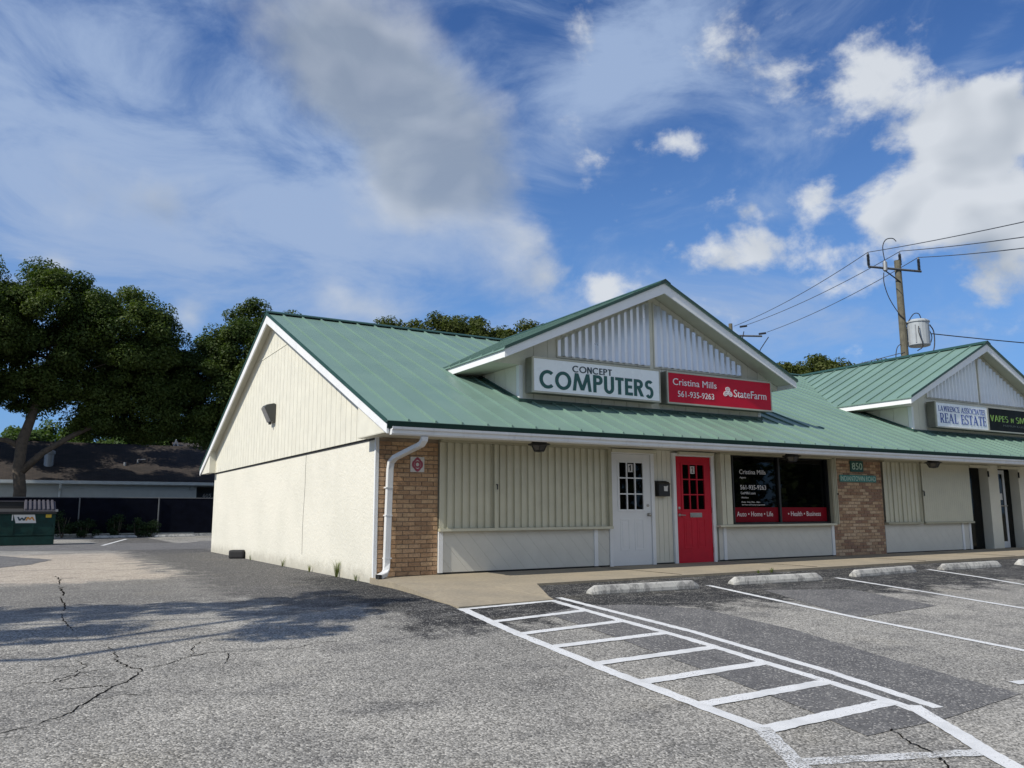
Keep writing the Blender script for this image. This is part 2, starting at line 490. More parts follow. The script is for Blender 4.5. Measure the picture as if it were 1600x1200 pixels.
def asphalt_mat(name, kind):
    m, q, b, o = new_mat(name)
    pos = q.n('ShaderNodeNewGeometry').outputs['Position']
    x, y, z = q.sep(pos)
    flat = q.xyz(x, y, 0.0)
    n_big = q.noise(flat, 0.45, 4.0, 0.6)
    n_mid = q.noise(flat, 2.2, 5.0, 0.65)
    n_fine = q.noise(flat, 70.0, 4.0, 0.75)
    vo = q.n('ShaderNodeTexVoronoi')
    q.put(vo.inputs['Vector'], flat)
    vo.inputs['Scale'].default_value = 80.0
    vcol = q.sep(vo.outputs['Color'])[0]
    cell = vo.outputs['Distance']
    if kind == 'lot':
        c = q.mix(q.step(n_big, 0.35, 0.65), (0.228, 0.221, 0.203), (0.305, 0.294, 0.266))
        c = q.mix(q.m('MULTIPLY', q.step(n_mid, 0.42, 0.72), 0.40), c, (0.130, 0.127, 0.122))
        wob = q.m('MULTIPLY', q.m('SUBTRACT', n_mid, 0.5), 3.0)
        wob2 = q.m('MULTIPLY', q.m('SUBTRACT', q.noise(flat, 9.0, 5.0, 0.7), 0.5), 0.9)
        w = q.m('ADD', wob, wob2)
        # sun-bleached pinkish tan stretch of the drive behind
        tan = q.m('MULTIPLY', q.step(q.m('ADD', y, q.m('MULTIPLY', w, 0.8)), 2.2, 3.4), q.step(q.m('ADD', y, q.m('MULTIPLY', w, 0.8)), 14.5, 12.5))
        tan = q.m('MULTIPLY', tan, q.step(q.m('ADD', x, q.m('MULTIPLY', w, 0.8)), -1.9, -2.7))
        c = q.mix(q.m('MULTIPLY', tan, 0.70), c, (0.44, 0.375, 0.30))
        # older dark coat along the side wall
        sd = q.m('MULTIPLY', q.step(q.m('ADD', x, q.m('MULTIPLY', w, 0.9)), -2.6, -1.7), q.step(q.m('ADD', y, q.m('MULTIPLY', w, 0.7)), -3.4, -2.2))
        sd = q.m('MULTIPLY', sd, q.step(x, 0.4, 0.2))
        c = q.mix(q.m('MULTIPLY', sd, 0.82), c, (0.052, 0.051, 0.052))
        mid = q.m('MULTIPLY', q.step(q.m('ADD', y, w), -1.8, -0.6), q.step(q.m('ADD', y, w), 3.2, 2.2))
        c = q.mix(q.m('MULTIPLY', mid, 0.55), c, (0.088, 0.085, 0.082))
        # black sealer worn away in front of the walk and round its corner
        fr = q.m('MULTIPLY', q.step(q.m('ADD', y, q.m('MULTIPLY', w, 0.55)), -4.0, -3.35), q.step(x, 0.9, 1.1))
        cn = q.m('MULTIPLY', q.step(q.m('ADD', q.m('ADD', x, q.m('MULTIPLY', y, -0.10)), q.m('MULTIPLY', w, 0.6)), -1.15, -0.55), q.step(q.m('ADD', y, w), -4.9, -4.2))
        fr = q.m('MULTIPLY', q.m('MAXIMUM', fr, q.m('MULTIPLY', cn, q.step(y, 2.5, 1.0))), q.step(y, 3.0, 2.0))
        worn = q.step(q.noise(q.v('MULTIPLY', flat, (0.9, 2.4, 1.0)), 2.2, 6.0, 0.72), 0.50, 0.66)
        c = q.mix(q.m('MULTIPLY', fr, q.m('SUBTRACT', 0.95, q.m('MULTIPLY', worn, 0.42))), c, (0.017, 0.018, 0.020))
        # dark smears where cars turn in
        sm = q.step(q.noise(q.v('MULTIPLY', flat, (0.55, 1.6, 1.0)), 1.1, 5.0, 0.66), 0.52, 0.68)
        c = q.mix(q.m('MULTIPLY', sm, 0.55), c, (0.115, 0.113, 0.110))
        # oil drips in the stalls
        oil = q.step(q.noise(q.v('MULTIPLY', flat, (1.0, 2.0, 1.0)), 1.1, 3.0, 0.5), 0.60, 0.72)
        c = q.mix(q.m('MULTIPLY', oil, 0.35), c, (0.07, 0.07, 0.072))
        # faint orange lichen-like dust
        c = q.mix(q.m('MULTIPLY', q.step(q.noise(flat, 0.8, 3.0, 0.6), 0.55, 0.8), 0.22), c, (0.26, 0.23, 0.16))
        amp = 0.62
    else:
        c = q.mix(q.step(n_mid, 0.35, 0.65), (0.108, 0.107, 0.108), (0.142, 0.140, 0.138))
        c = q.mix(q.m('MULTIPLY', q.step(q.noise(flat, 5.0, 4.0, 0.6), 0.62, 0.70), 0.5), c, (0.06, 0.06, 0.062))
        amp = 0.30
    f = q.m('ADD', q.lin(vcol, 0, 1, 1.0 - amp, 1.0 + amp), q.lin(n_fine, 0.3, 0.7, -0.16, 0.16))
    c = q.mix(1.0, c, q.xyz(f, f, f), 'MULTIPLY')
    c = q.mix(q.m('MULTIPLY', q.step(vcol, 0.90, 0.93), 0.42), c, (0.58, 0.56, 0.51))
    q.put(b.inputs['Base Color'], c)
    b.inputs['Roughness'].default_value = 0.9
    b.inputs['Specular IOR Level'].default_value = 0.3
    bp = q.n('ShaderNodeBump')
    bp.inputs['Strength'].default_value = 0.55 if kind == 'lot' else 0.35
    bp.inputs['Distance'].default_value = 0.008
    q.put(bp.inputs['Height'], q.m('SUBTRACT', 1.0, q.m('MULTIPLY', cell, 1.3)))
    q.put(b.inputs['Normal'], bp.outputs[0])
    return m


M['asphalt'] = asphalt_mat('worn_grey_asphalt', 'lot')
M['patch'] = asphalt_mat('smooth_dark_asphalt', 'patch')


def line_mat(name, wear):
    m, q, b, o = new_mat(name)
    t = m.node_tree
    pos = q.n('ShaderNodeNewGeometry').outputs['Position']
    x, y, z = q.sep(pos)
    flat = q.xyz(x, y, 0.0)
    n = q.noise(flat, 60.0, 4.0, 0.8)
    n2 = q.noise(flat, 3.0, 4.0, 0.6)
    c = q.mix(q.step(n2, 0.35, 0.7), (0.70, 0.71, 0.71), (0.55, 0.56, 0.56))
    q.put(b.inputs['Base Color'], c)
    b.inputs['Roughness'].default_value = 0.7
    k = q.m('ADD', n, q.m('MULTIPLY', q.m('SUBTRACT', n2, 0.5), 0.6))
    tr = q.n('ShaderNodeBsdfTransparent')
    mx = q.n('ShaderNodeMixShader')
    q.put(mx.inputs[0], q.step(k, wear + 0.10, wear, 0.0, 0.85))
    t.links.new(b.outputs[0], mx.inputs[1])
    t.links.new(tr.outputs[0], mx.inputs[2])
    t.links.new(mx.outputs[0], o.inputs[0])
    bp = q.n('ShaderNodeBump')
    bp.inputs['Strength'].default_value = 0.4
    bp.inputs['Distance'].default_value = 0.006
    q.put(bp.inputs['Height'], q.noise(flat, 95.0, 3.0, 0.6))
    q.put(b.inputs['Normal'], bp.outputs[0])
    return m


M['line'] = line_mat('worn_white_road_paint', 0.31)
M['line_old'] = line_mat('faded_white_road_paint', 0.45)


def concrete_mat(name, c1, c2, black=0.0, dark_low=0.0):
    m, q, b, o = new_mat(name)
    pos = q.n('ShaderNodeNewGeometry').outputs['Position']
    n = q.noise(pos, 1.6, 5.0, 0.65)
    n2 = q.noise(pos, 22.0, 5.0, 0.7)
    c = q.mix(q.step(n, 0.3, 0.7), c1, c2)
    f = q.lin(n2, 0.3, 0.7, 0.82, 1.15)
    c = q.mix(1.0, c, q.xyz(f, f, f), 'MULTIPLY')
    if black:
        n3 = q.noise(q.v('MULTIPLY', pos, (1.0, 1.0, 0.5)), 7.0, 7.0, 0.80)
        c = q.mix(q.m('MULTIPLY', q.step(n3, 0.49, 0.58), black), c, (0.07, 0.07, 0.072))
    q.put(b.inputs['Base Color'], c)
    b.inputs['Roughness'].default_value = 0.9
    bp = q.n('ShaderNodeBump')
    bp.inputs['Strength'].default_value = 0.35
    bp.inputs['Distance'].default_value = 0.008
    q.put(bp.inputs['Height'], q.noise(pos, 60.0, 5.0, 0.7))
    q.put(b.inputs['Normal'], bp.outputs[0])
    return m


M['concrete'] = concrete_mat('tan_walk_concrete', (0.33, 0.28, 0.20), (0.27, 0.235, 0.175))
M['stop'] = concrete_mat('stained_white_concrete', (0.50, 0.495, 0.46), (0.36, 0.355, 0.335), black=0.55)


# ================================================================== mesh helpers
class MB:
    def __init__(s):
        s.v, s.f = [], []

    def add(s, verts, faces):
        o = len(s.v)
        s.v += [tuple(p) for p in verts]
        s.f += [tuple(o + i for i in f) for f in faces]
        return s

    def box(s, x0, x1, y0, y1, z0, z1):
        return s.add([(x0, y0, z0), (x1, y0, z0), (x1, y1, z0), (x0, y1, z0), (x0, y0, z1), (x1, y0, z1), (x1, y1, z1), (x0, y1, z1)],
                     [(3, 2, 1, 0), (4, 5, 6, 7), (0, 1, 5, 4), (1, 2, 6, 5), (2, 3, 7, 6), (3, 0, 4, 7)])

    def prism(s, pts, axis, a0, a1):
        """polygon of 2-D points swept along an axis: 'x' -> (y,z), 'y' -> (x,z), 'z' -> (x,y)"""
        n = len(pts)

        def p3(p, a):
            return {'x': (a, p[0], p[1]), 'y': (p[0], a, p[1]), 'z': (p[0], p[1], a)}[axis]
        vs = [p3(p, a0) for p in pts] + [p3(p, a1) for p in pts]
        fs = [tuple(range(n)), tuple(range(2 * n - 1, n - 1, -1))]
        fs += [(i, n + i, n + (i + 1) % n, (i + 1) % n) for i in range(n)]
        return s.add(vs, fs)

    def tube(s, pts, r, n=8, cap=True):
        pts = [Vector(p) for p in pts]
        rs = r if isinstance(r, (list, tuple)) else [r] * len(pts)
        vs, fs = [], []
        a = None
        for i, p in enumerate(pts):
            t = (pts[min(i + 1, len(pts) - 1)] - pts[max(i - 1, 0)]).normalized()
            if a is None:
                a = t.cross(Vector((0, 0, 1)))
                if a.length < 0.2:
                    a = t.cross(Vector((1, 0, 0)))
            a = (a - t * a.dot(t)).normalized()
            b_ = t.cross(a)
            for k in range(n):
                th = 2 * math.pi * k / n
                vs.append(p + (a * math.cos(th) + b_ * math.sin(th)) * rs[i])
        for i in range(len(pts) - 1):
            for k in range(n):
                k2 = (k + 1) % n
                fs.append((i * n + k, i * n + k2, (i + 1) * n + k2, (i + 1) * n + k))
        if cap:
            fs.append(tuple(range(n)))
            fs.append(tuple(reversed(range((len(pts) - 1) * n, len(pts) * n))))
        return s.add(vs, fs)

    def lathe(s, c, prof, n=16):
        """prof: (radius, z) pairs about a vertical axis through c"""
        vs, fs = [], []
        for r_, z in prof:
            for k in range(n):
                th = 2 * math.pi * k / n
                vs.append((c[0] + r_ * math.cos(th), c[1] + r_ * math.sin(th), c[2] + z))
        for i in range(len(prof) - 1):
            for k in range(n):
                k2 = (k + 1) % n
                fs.append((i * n + k, i * n + k2, (i + 1) * n + k2, (i + 1) * n + k))
        fs.append(tuple(reversed(range(n))))
        fs.append(tuple(range((len(prof) - 1) * n, len(prof) * n)))
        return s.add(vs, fs)

    def mesh(s, name, mat, bevel=0.0, smooth=False):
        me = bpy.data.meshes.new(name)
        me.from_pydata(s.v, [], s.f)
        bm = bmesh.new()
        bm.from_mesh(me)
        bmesh.ops.recalc_face_normals(bm, faces=bm.faces)
        if bevel:
            es = [e for e in bm.edges if len(e.link_faces) == 2 and e.calc_face_angle(0) > 0.5]
            bmesh.ops.bevel(bm, geom=es, offset=bevel, segments=2, affect='EDGES', profile=0.6, clamp_overlap=True)
        bm.to_mesh(me)
        bm.free()
        if smooth:
            for p in me.polygons:
                p.use_smooth = True
        me.materials.append(mat)
        return me

    def obj(s, name, mat, parent=None, bevel=0.0, smooth=False, loc=None, label=None):
        return link(name, s.mesh(name, mat, bevel, smooth), parent, loc, label)


def link(name, me, parent=None, loc=None, label=None):
    o = bpy.data.objects.new(name, me)
    COL.objects.link(o)
    if parent:
        o.parent = parent
    if loc:
        o.location = loc
    if label:
        o['label'] = label
    return o


def tag(o, label, cat, group=None):
    o['label'] = label
    o['category'] = cat
    if group:
        o['group'] = group
    return o


def thing(name, label, cat, loc=(0, 0, 0), rz=0.0, group=None):
    o = bpy.data.objects.new(name, None)
    COL.objects.link(o)
    o.location = loc
    o.rotation_euler = (0, 0, rz)
    o.empty_display_size = 0.2
    return tag(o, label, cat, group)


def structure(o):
    o['kind'] = 'structure'
    return o


def stuff(o):
    o['kind'] = 'stuff'
    return o


def box(x0, x1, y0, y1, z0, z1):
    return MB().box(x0, x1, y0, y1, z0, z1)


def clip_strip(poly, a, b):
    """part of a convex 2-D polygon with a <= x <= b"""
    for (k, keep) in ((a, 1), (b, -1)):
        out = []
        for i in range(len(poly)):
            p, q = poly[i], poly[(i + 1) % len(poly)]
            ip, iq = (p[0] - k) * keep >= 0, (q[0] - k) * keep >= 0
            if ip:
                out.append(p)
            if ip != iq:
                t = (k - p[0]) / (q[0] - p[0])
                out.append((k, p[1] + t * (q[1] - p[1])))
        poly = out
        if len(poly) < 3:
            return []
    return poly


def boards(poly, pitch, gap, axis, a0, a1, mb=None, start=None, ang=0.0):
    """list of board polygons (strips of a convex polygon); ang turns the strips"""
    ca, sa = math.cos(ang), math.sin(ang)
    rp = [(p[0] * ca + p[1] * sa, -p[0] * sa + p[1] * ca) for p in poly]
    lo, hi = min(p[0] for p in rp), max(p[0] for p in rp)
    res = []
    x = lo if start is None else start
    while x < hi:
        q = clip_strip(rp, x + gap / 2, min(x + pitch, hi) - gap / 2)
        if len(q) >= 3:
            res.append([(p[0] * ca - p[1] * sa, p[0] * sa + p[1] * ca) for p in q])
        x += pitch
    return res


# ------------------------------------------------------------------ lettering
def text_mesh(txt, size, bold=0.0, depth=0.004, xs=1.0, align='LEFT', mat=None, name='lettering'):
    cu = bpy.data.curves.new('tmp_text', 'FONT')
    cu.body = txt
    cu.size = size
    cu.offset = bold * size
    cu.extrude = depth / 2
    cu.resolution_u = 3
    cu.align_x = align
    ob = bpy.data.objects.new('tmp_text', cu)
    COL.objects.link(ob)
    dg = bpy.context.evaluated_depsgraph_get()
    dg.update()
    me = bpy.data.meshes.new_from_object(ob.evaluated_get(dg))
    bpy.data.objects.remove(ob)
    bpy.data.curves.remove(cu)
    me.name = name
    me.transform(Matrix.Scale(xs, 4, (1, 0, 0)))
    me.materials.clear()
    me.materials.append(mat)
    return me


def fit_text(txt, x0, x1, z0, z1, y, mat, parent, bold=0.0, depth=0.006, name='lettering', label=None):
    """lettering that fills a box on a wall facing -y; z0 is the foot of the capitals or digits"""
    me = text_mesh(txt, 1.0, bold, 0.0, mat=mat, name=name)
    n = len(me.vertices)
    co = np.empty(n * 3)
    me.vertices.foreach_get('co', co)
    co = co.reshape(-1, 3)
    mn, mx = co.min(0), co.max(0)
    desc = any(ch in txt for ch in 'gjpqy,')
    base = 0.0 if desc else mn[1]
    top = mx[1]
    X = x0 + (co[:, 0] - mn[0]) / (mx[0] - mn[0]) * (x1 - x0)
    Z = z0 + (co[:, 1] - base) / (top - base) * (z1 - z0)
    out = np.stack([X, np.full(n, y), Z], 1)
    me.vertices.foreach_set('co', out.ravel())
    bm = bmesh.new()
    bm.from_mesh(me)
    bmesh.ops.recalc_face_normals(bm, faces=bm.faces)
    r = bmesh.ops.extrude_face_region(bm, geom=list(bm.faces))
    bmesh.ops.translate(bm, vec=(0, -depth, 0), verts=[e for e in r['geom'] if isinstance(e, bmesh.types.BMVert)])
    bmesh.ops.recalc_face_normals(bm, faces=bm.faces)
    bm.to_mesh(me)
    bm.free()
    return link(name, me, parent, None, label)


def ring(cx, cy, rx, ry, t0, t1, wx, wy, n=20):
    """band between two ellipses: a list of quads"""
    out = []
    for i in range(n):
        a, b = t0 + (t1 - t0) * i / n, t0 + (t1 - t0) * (i + 1) / n
        out.append([(cx + rx * math.cos(a), cy + ry * math.sin(a)), (cx + rx * math.cos(b), cy + ry * math.sin(b)),
                    (cx + (rx - wx) * math.cos(b), cy + (ry - wy) * math.sin(b)), (cx + (rx - wx) * math.cos(a), cy + (ry - wy) * math.sin(a))])
    return out


def glyph(ch, w, t, sf, k=1.0):
    """polygons and advance of one capital, cap height 1; w thick stroke, t thin stroke, sf serif length, k width factor"""
    P = []

    def rc(x0, x1, y0, y1):
        P.append([(x0, y0), (x1, y0), (x1, y1), (x0, y1)])

    def dg(xa, ya, xb, yb, h):
        P.append([(xa, ya), (xa + h, ya), (xb + h, yb), (xb, yb)])

    def serif(x0, x1, y):
        if sf:
            if y < 0.5:
                rc(x0 - sf, x1 + sf, 0, 0.045)
            else:
                rc(x0 - sf, x1 + sf, 0.955, 1)
    pi = math.pi
    s = sf
    if ch == 'C':
        P.extend(ring(0.5 * k, 0.5, 0.5 * k, 0.52, R(48), R(312), w, t * 1.05))
        if sf:
            rc(0.5 * k + 0.5 * k * math.cos(R(48)) - 0.03, 0.5 * k + 0.5 * k * math.cos(R(48)) + 0.03, 0.62, 1.0)
        adv = 0.86 * k
    elif ch == 'O':
        P.extend(ring(0.5 * k, 0.5, 0.5 * k, 0.52, 0, 2 * pi, w, t * 1.05, 32))
        adv = 1.0 * k
    elif ch == 'M':
        h = w * 1.05
        dg(0.0, 0, 0.14 * k, 1, h * 0.9); dg(0.14 * k, 1, 0.50 * k, 0.05, h); dg(0.86 * k, 1, 0.50 * k, 0.05, h); dg(1.0 * k, 0, 0.86 * k, 1, h * 0.9)
        adv = 1.0 * k + h
    elif ch in 'PR':
        x = s
        rc(x, x + w, 0, 1); serif(x, x + w, 0)
        if sf:
            rc(0, x, 0.955, 1)
        yb = 0.44
        rr = (1 - yb) / 2
        bx = x + w + 0.12 * k
        rc(x + w, bx, 1 - t, 1); rc(x + w, bx, yb, yb + t)
        P.extend(ring(bx, yb + rr, 0.20 * k + w * 0.45, rr, -pi / 2, pi / 2, w, t, 12))
        adv = bx + 0.20 * k + w * 0.45
        if ch == 'R':
            dg(adv - w * 1.05 + 0.04, 0, x + w + 0.02, yb + 0.02, w * 1.1)
            if sf:
                rc(adv - w, adv + 0.10, 0, 0.045)
            adv += 0.06
    elif ch == 'U':
        wd = 0.66 * k
        rc(0, w, 0.33, 1); rc(wd - w, wd, 0.33, 1)
        P.extend(ring(wd / 2, 0.33, wd / 2, 0.35, pi, 2 * pi, w, t * 1.05, 14))
        adv = wd
    elif ch == 'T':
        wd = 0.56 * k + s
        rc(0, wd, 1 - t, 1); rc(wd / 2 - w / 2, wd / 2 + w / 2, 0, 1 - t); serif(wd / 2 - w / 2, wd / 2 + w / 2, 0)
        if sf:
            rc(0, 0.04, 0.78, 1); rc(wd - 0.04, wd, 0.78, 1)
        adv = wd
    elif ch in 'EF':
        x = s
        rc(x, x + w, 0, 1)
        wd = x + w + 0.30 * k
        rc(x + w, wd, 1 - t, 1); rc(x + w, wd - 0.03, 0.5 - t / 2, 0.5 + t / 2)
        if ch == 'E':
            rc(x + w, wd + 0.02, 0, t)
        if sf:
            rc(0, x, 0.955, 1); rc(0, x, 0, 0.045)
            rc(wd - 0.04, wd, 0.78, 1); rc(wd - 0.02, wd + 0.02, 0, 0.24); rc(wd - 0.07, wd - 0.03, 0.40, 0.60)
        adv = wd + 0.02
    elif ch == 'S':
        r_ = 0.27
        cx = 0.29 * k
        P.extend(ring(cx, 1 - r_, 0.29 * k, r_ + 0.01, R(35), R(270), w * 0.95, t, 14))
        P.extend(ring(cx, r_ - 0.0, 0.29 * k, r_ + t * 0.5, R(-145), R(90), w * 0.95, t, 14))
        if sf:
            rc(0.50 * k, 0.54 * k, 0.72, 1.0); rc(0.02, 0.06, 0, 0.28)
        adv = 0.58 * k
    elif ch == 'N':
        x = s
        tv = t if sf else w
        wd = x + 0.62 * k + w * 0.2
        rc(x, x + tv, 0, 1); rc(wd - tv, wd, 0, 1); dg(wd - w * 1.0, 0, x, 1, w * 1.15)
        serif(x, x + tv, 0); serif(wd - tv, wd, 1)
        if sf:
            rc(0, x, 0.955, 1)
        adv = wd + (s if sf else 0)
    elif ch == 'L':
        x = s
        rc(x, x + w, 0, 1); rc(x + w, x + w + 0.30 * k, 0, t); serif(x, x + w, 1)
        if sf:
            rc(0, x, 0, 0.045); rc(x + w + 0.28 * k, x + w + 0.32 * k, 0, 0.26)
        adv = x + w + 0.32 * k
    elif ch in 'AV':
        wd = 0.66 * k
        h = w * 1.1
        hl = (t * 1.1 if sf else h)
        if ch == 'A':
            dg(s, 0, wd / 2 + s - hl * 0.3, 1, hl); dg(wd + s - h * 0.5, 0, wd / 2 + s - h * 0.5, 1, h); rc(s + 0.16 * k, s + wd - 0.1 * k, 0.28, 0.28 + t)
            if sf:
                rc(0, 2 * s + hl, 0, 0.045); rc(wd - h * 0.5, wd + 2 * s + h * 0.5, 0, 0.045)
        else:
            dg(wd / 2 - h * 0.5, 0, 0, 1, h); dg(wd / 2 - hl * 0.5, 0, wd - hl * 0.5, 1, hl)
        adv = wd + 2 * s + h * 0.5
    elif ch == 'W':
        h = w * 1.05
        hl = t * 1.1 if sf else h
        u = 0.24 * k
        dg(u, 0, s, 1, h); dg(u, 0, 2 * u, 1, hl); dg(3 * u, 0, 2 * u, 1, h); dg(3 * u + h * .2, 0, 4 * u, 1, hl)
        if sf:
            rc(0, 2 * s + h, 0.955, 1); rc(4 * u - s, 4 * u + hl + s, 0.955, 1)
        adv = 4 * u + hl + s
    elif ch == 'I':
        rc(s, s + w, 0, 1); serif(s, s + w, 0); serif(s, s + w, 1)
        adv = w + 2 * s
    elif ch == 'K':
        rc(0, w, 0, 1); dg(w * 0.9, 0.42, 0.52 * k, 1, w * 1.1); dg(0.56 * k, 0, w + 0.08, 0.55, w * 1.1)
        adv = 0.56 * k + w
    else:
        adv = 0.36
    return P, adv


def glyph_text(txt, x0, x1, z0, z1, y, mat, parent, w, t, sf, gap=0.08, depth=0.006, small=None):
    polys, x = [], 0.0
    for i, ch in enumerate(txt):
        sc = small.get(i, 1.0) if small else 1.0
        P, adv = glyph(ch, w, t, sf)
        for pg in P:
            polys.append([(x + p[0] * sc, p[1] * sc) for p in pg])
        x += (adv + gap) * sc
    x -= gap
    mb = MB()
    for i, pg in enumerate(polys):
        d = depth + (i % 5) * 0.00025          # overlapping strokes never share a plane
        q = [(x0 + p[0] / x * (x1 - x0), z0 + p[1] * (z1 - z0)) for p in pg]
        n = len(q)
        mb.add([(p[0], y - d, p[1]) for p in q] + [(p[0], y + 0.001, p[1]) for p in q],
               [tuple(range(n))] + [(k, (k + 1) % n, n + (k + 1) % n, n + k) for k in range(n)])
    return mb.obj('lettering', mat, parent)


# ================================================================== ground
def gz(y, x=-5.0):
    """the lot falls away from the building; a sealed apron meets the walk"""
    if x > 1.0 and y > -3.2:
        return 0.06 * (min(y, -2.2) + 3.2)
    return 0.06 * (max(y, -45.0) + 3.2) if y < -3.2 else 0.0


def sheet(name, xs, ys, mat, dz, parent=None):
    mb = MB()
    vs = [(x, y, gz(y) + dz) for y in ys for x in xs]
    n = len(xs)
    fs = [(j * n + i, j * n + i + 1, (j + 1) * n + i + 1, (j + 1) * n + i) for j in range(len(ys) - 1) for i in range(n - 1)]
    return mb.add(vs, fs).obj(name, mat, parent)


structure(sheet('ground', [-1500, 0, 1500], [-1500, -45, -3.2, 1500], M['ground'], -0.06))
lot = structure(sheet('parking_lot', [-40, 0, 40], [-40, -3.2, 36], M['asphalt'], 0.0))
ap = MB()
ap.add([(1.05, -3.22, -0.0010), (40, -3.22, -0.0010), (40, -2.2, 0.060), (1.05, -2.2, 0.060), (1.05, -3.22, -0.1), (40, -3.22, -0.1), (40, -2.2, -0.1), (1.05, -2.2, -0.1)],
       [(0, 1, 2, 3), (0, 3, 7, 4)])
ap.obj('asphalt_apron', M['asphalt'], lot)['kind'] = 'structure'


def flat_poly(name, pts, mat, dz, parent, kind='structure', jitter=0.0):
    if jitter:
        out = []
        for i in range(len(pts)):
            p, q = pts[i], pts[(i + 1) % len(pts)]
            m_ = max(2, int(math.hypot(q[0] - p[0], q[1] - p[1]) / 0.12))
            for k in range(m_):
                f = k / m_
                out.append((p[0] + (q[0] - p[0]) * f + random.gauss(0, jitter), p[1] + (q[1] - p[1]) * f + random.gauss(0, jitter)))
        pts = out
    me = bpy.data.meshes.new(name)
    bm = bmesh.new()
    f = bm.faces.new([bm.verts.new((p[0], p[1], gz(p[1], p[0]) + dz)) for p in pts])
    bmesh.ops.triangulate(bm, faces=[f])
    bmesh.ops.recalc_face_normals(bm, faces=bm.faces)
    for f in bm.faces:
        if f.normal.z < 0:
            f.normal_flip()
    bm.to_mesh(me)
    bm.free()
    me.materials.append(mat)
    o = link(name, me, parent)
    o['kind'] = kind
    return o


def ribbon(name, pts, width, mat, dz, parent, jit=0.004, step=0.05, taper=False):
    P = [Vector((p[0], p[1])) for p in pts]
    path = []
    for i in range(len(P) - 1):
        n = max(1, int((P[i + 1] - P[i]).length / step))
        path += [P[i].lerp(P[i + 1], k / n) for k in range(n)]
    path.append(P[-1])
    vs, fs = [], []
    for i, p in enumerate(path):
        t = (path[min(i + 1, len(path) - 1)] - path[max(i - 1, 0)]).normalized()
        nrm = Vector((-t.y, t.x))
        w = width / 2
        if taper:
            w *= 0.35 + 0.65 * math.sin(math.pi * min(max(i / (len(path) - 1), 0.02), 0.98)) + random.uniform(-0.18, 0.25)
        for sgn in (-1, 1):
            q = p + nrm * (sgn * w + random.gauss(0, jit))
            vs.append((q.x, q.y, gz(q.y, q.x) + dz))
        if i:
            fs.append((2 * i - 2, 2 * i - 1, 2 * i + 1, 2 * i))
    o = MB().add(vs, fs).obj(name, mat, parent)
    for p in o.data.polygons:
        if p.normal.z < 0:
            o.data.flip_normals()
            break
    o['kind'] = 'structure'
    return o


flat_poly('asphalt_patch', [(0.43, -4.08), (1.2, -3.85), (1.79, -4.0), (2.33, -4.55), (2.32, -5.86), (2.05, -7.09), (1.94, -7.84), (1.90, -8.33), (0.78, -8.45), (-0.06, -8.46),
                            (0.09, -7.72), (0.20, -6.79), (0.34, -5.45)], M['patch'], 0.004, lot, jitter=0.004)
flat_poly('asphalt_patch', [(4.27, -3.65), (5.60, -4.07), (5.38, -5.49), (3.60, -5.65)], M['patch'], 0.004, lot, jitter=0.006)
flat_poly('asphalt_patch', [(-9.0, 13.6), (-5.07, 13.4), (-3.95, 10.4), (-4.4, 8.6), (-5.2, 7.1), (-9.0, 6.2)], M['patch'], 0.004, lot, jitter=0.03)
flat_poly('asphalt_patch', [(-14, 26.5), (-2.0, 22.4), (2.6, 19.8), (2.4, 14.6), (-1.2, 14.9), (-5.5, 17.0), (-14, 19)], M['patch'], 0.004, lot, jitter=0.04)

LZ = 0.0058
ribbon('painted_line', [(1.18, -3.23), (1.24, -5.52), (1.11, -7.29), (0.95, -8.28)], 0.10, M['line'], LZ, lot)
ribbon('painted_line', [(0.98, -3.38), (0.95, -4.66), (0.95, -5.83), (0.88, -6.76), (0.83, -7.51), (0.74, -8.30)], 0.105, M['line'], LZ, lot)
ribbon('painted_line', [(0.82, -8.16), (0.49, -8.71), (0.32, -8.98), (-0.02, -9.6)], 0.125, M['line'], LZ + 0.0015, lot)
ribbon('painted_line', [(-0.30, -3.53), (-0.40, -4.53), (-0.45, -5.12), (-0.49, -6.01), (-0.52, -6.40), (-0.54, -7.47), (-0.54, -8.12)], 0.115, M['line'], LZ + 0.0005, lot)
ribbon('painted_line', [(-0.53, -8.06), (-0.72, -8.38), (-0.87, -8.64), (-1.1, -9.05)], 0.115, M['line_old'], LZ + 0.001, lot)
for a, b, w in [((-0.36, -3.56), (1.02, -3.41), 0.09), ((-0.36, -4.33), (0.96, -4.12), 0.10), ((-0.42, -4.98), (0.93, -4.81), 0.105), ((-0.43, -5.58), (0.93, -5.49), 0.11),
                ((-0.46, -6.26), (0.90, -6.18), 0.115), ((-0.49, -6.88), (0.86, -6.81), 0.12), ((-0.50, -7.52), (0.80, -7.47), 0.12), ((-0.54, -8.10), (0.76, -8.04), 0.13)]:
    ribbon('painted_line', [a, b], w, M['line'], LZ + 0.001, lot)
ribbon('painted_line', [(-0.81, -8.59), (0.28, -8.95)], 0.10, M['line_old'], LZ + 0.001, lot)
for pts in ([(3.85, -3.04), (3.59, -5.67), (3.57, -7.47), (3.5, -9.5)], [(6.52, -3.09), (6.43, -4.69), (6.29, -6.05), (6.2, -7.6)], [(9.28, -2.86), (9.09, -3.88), (8.82, -4.73), (8.7, -5.6), (8.6, -7.4)]):
    ribbon('painted_line', pts, 0.095, M['line'], LZ, lot)
ribbon('painted_line', [(12.0, -2.9), (11.6, -7.0)], 0.095, M['line'], LZ, lot)
ribbon('painted_line', [(2.18, -8.12), (2.7, -8.2)], 0.10, M['line'], LZ, lot)
ribbon('painted_line', [(-2.25, 19.6), (-0.75, 27.5)], 0.12, M['line'], 0.009, lot)

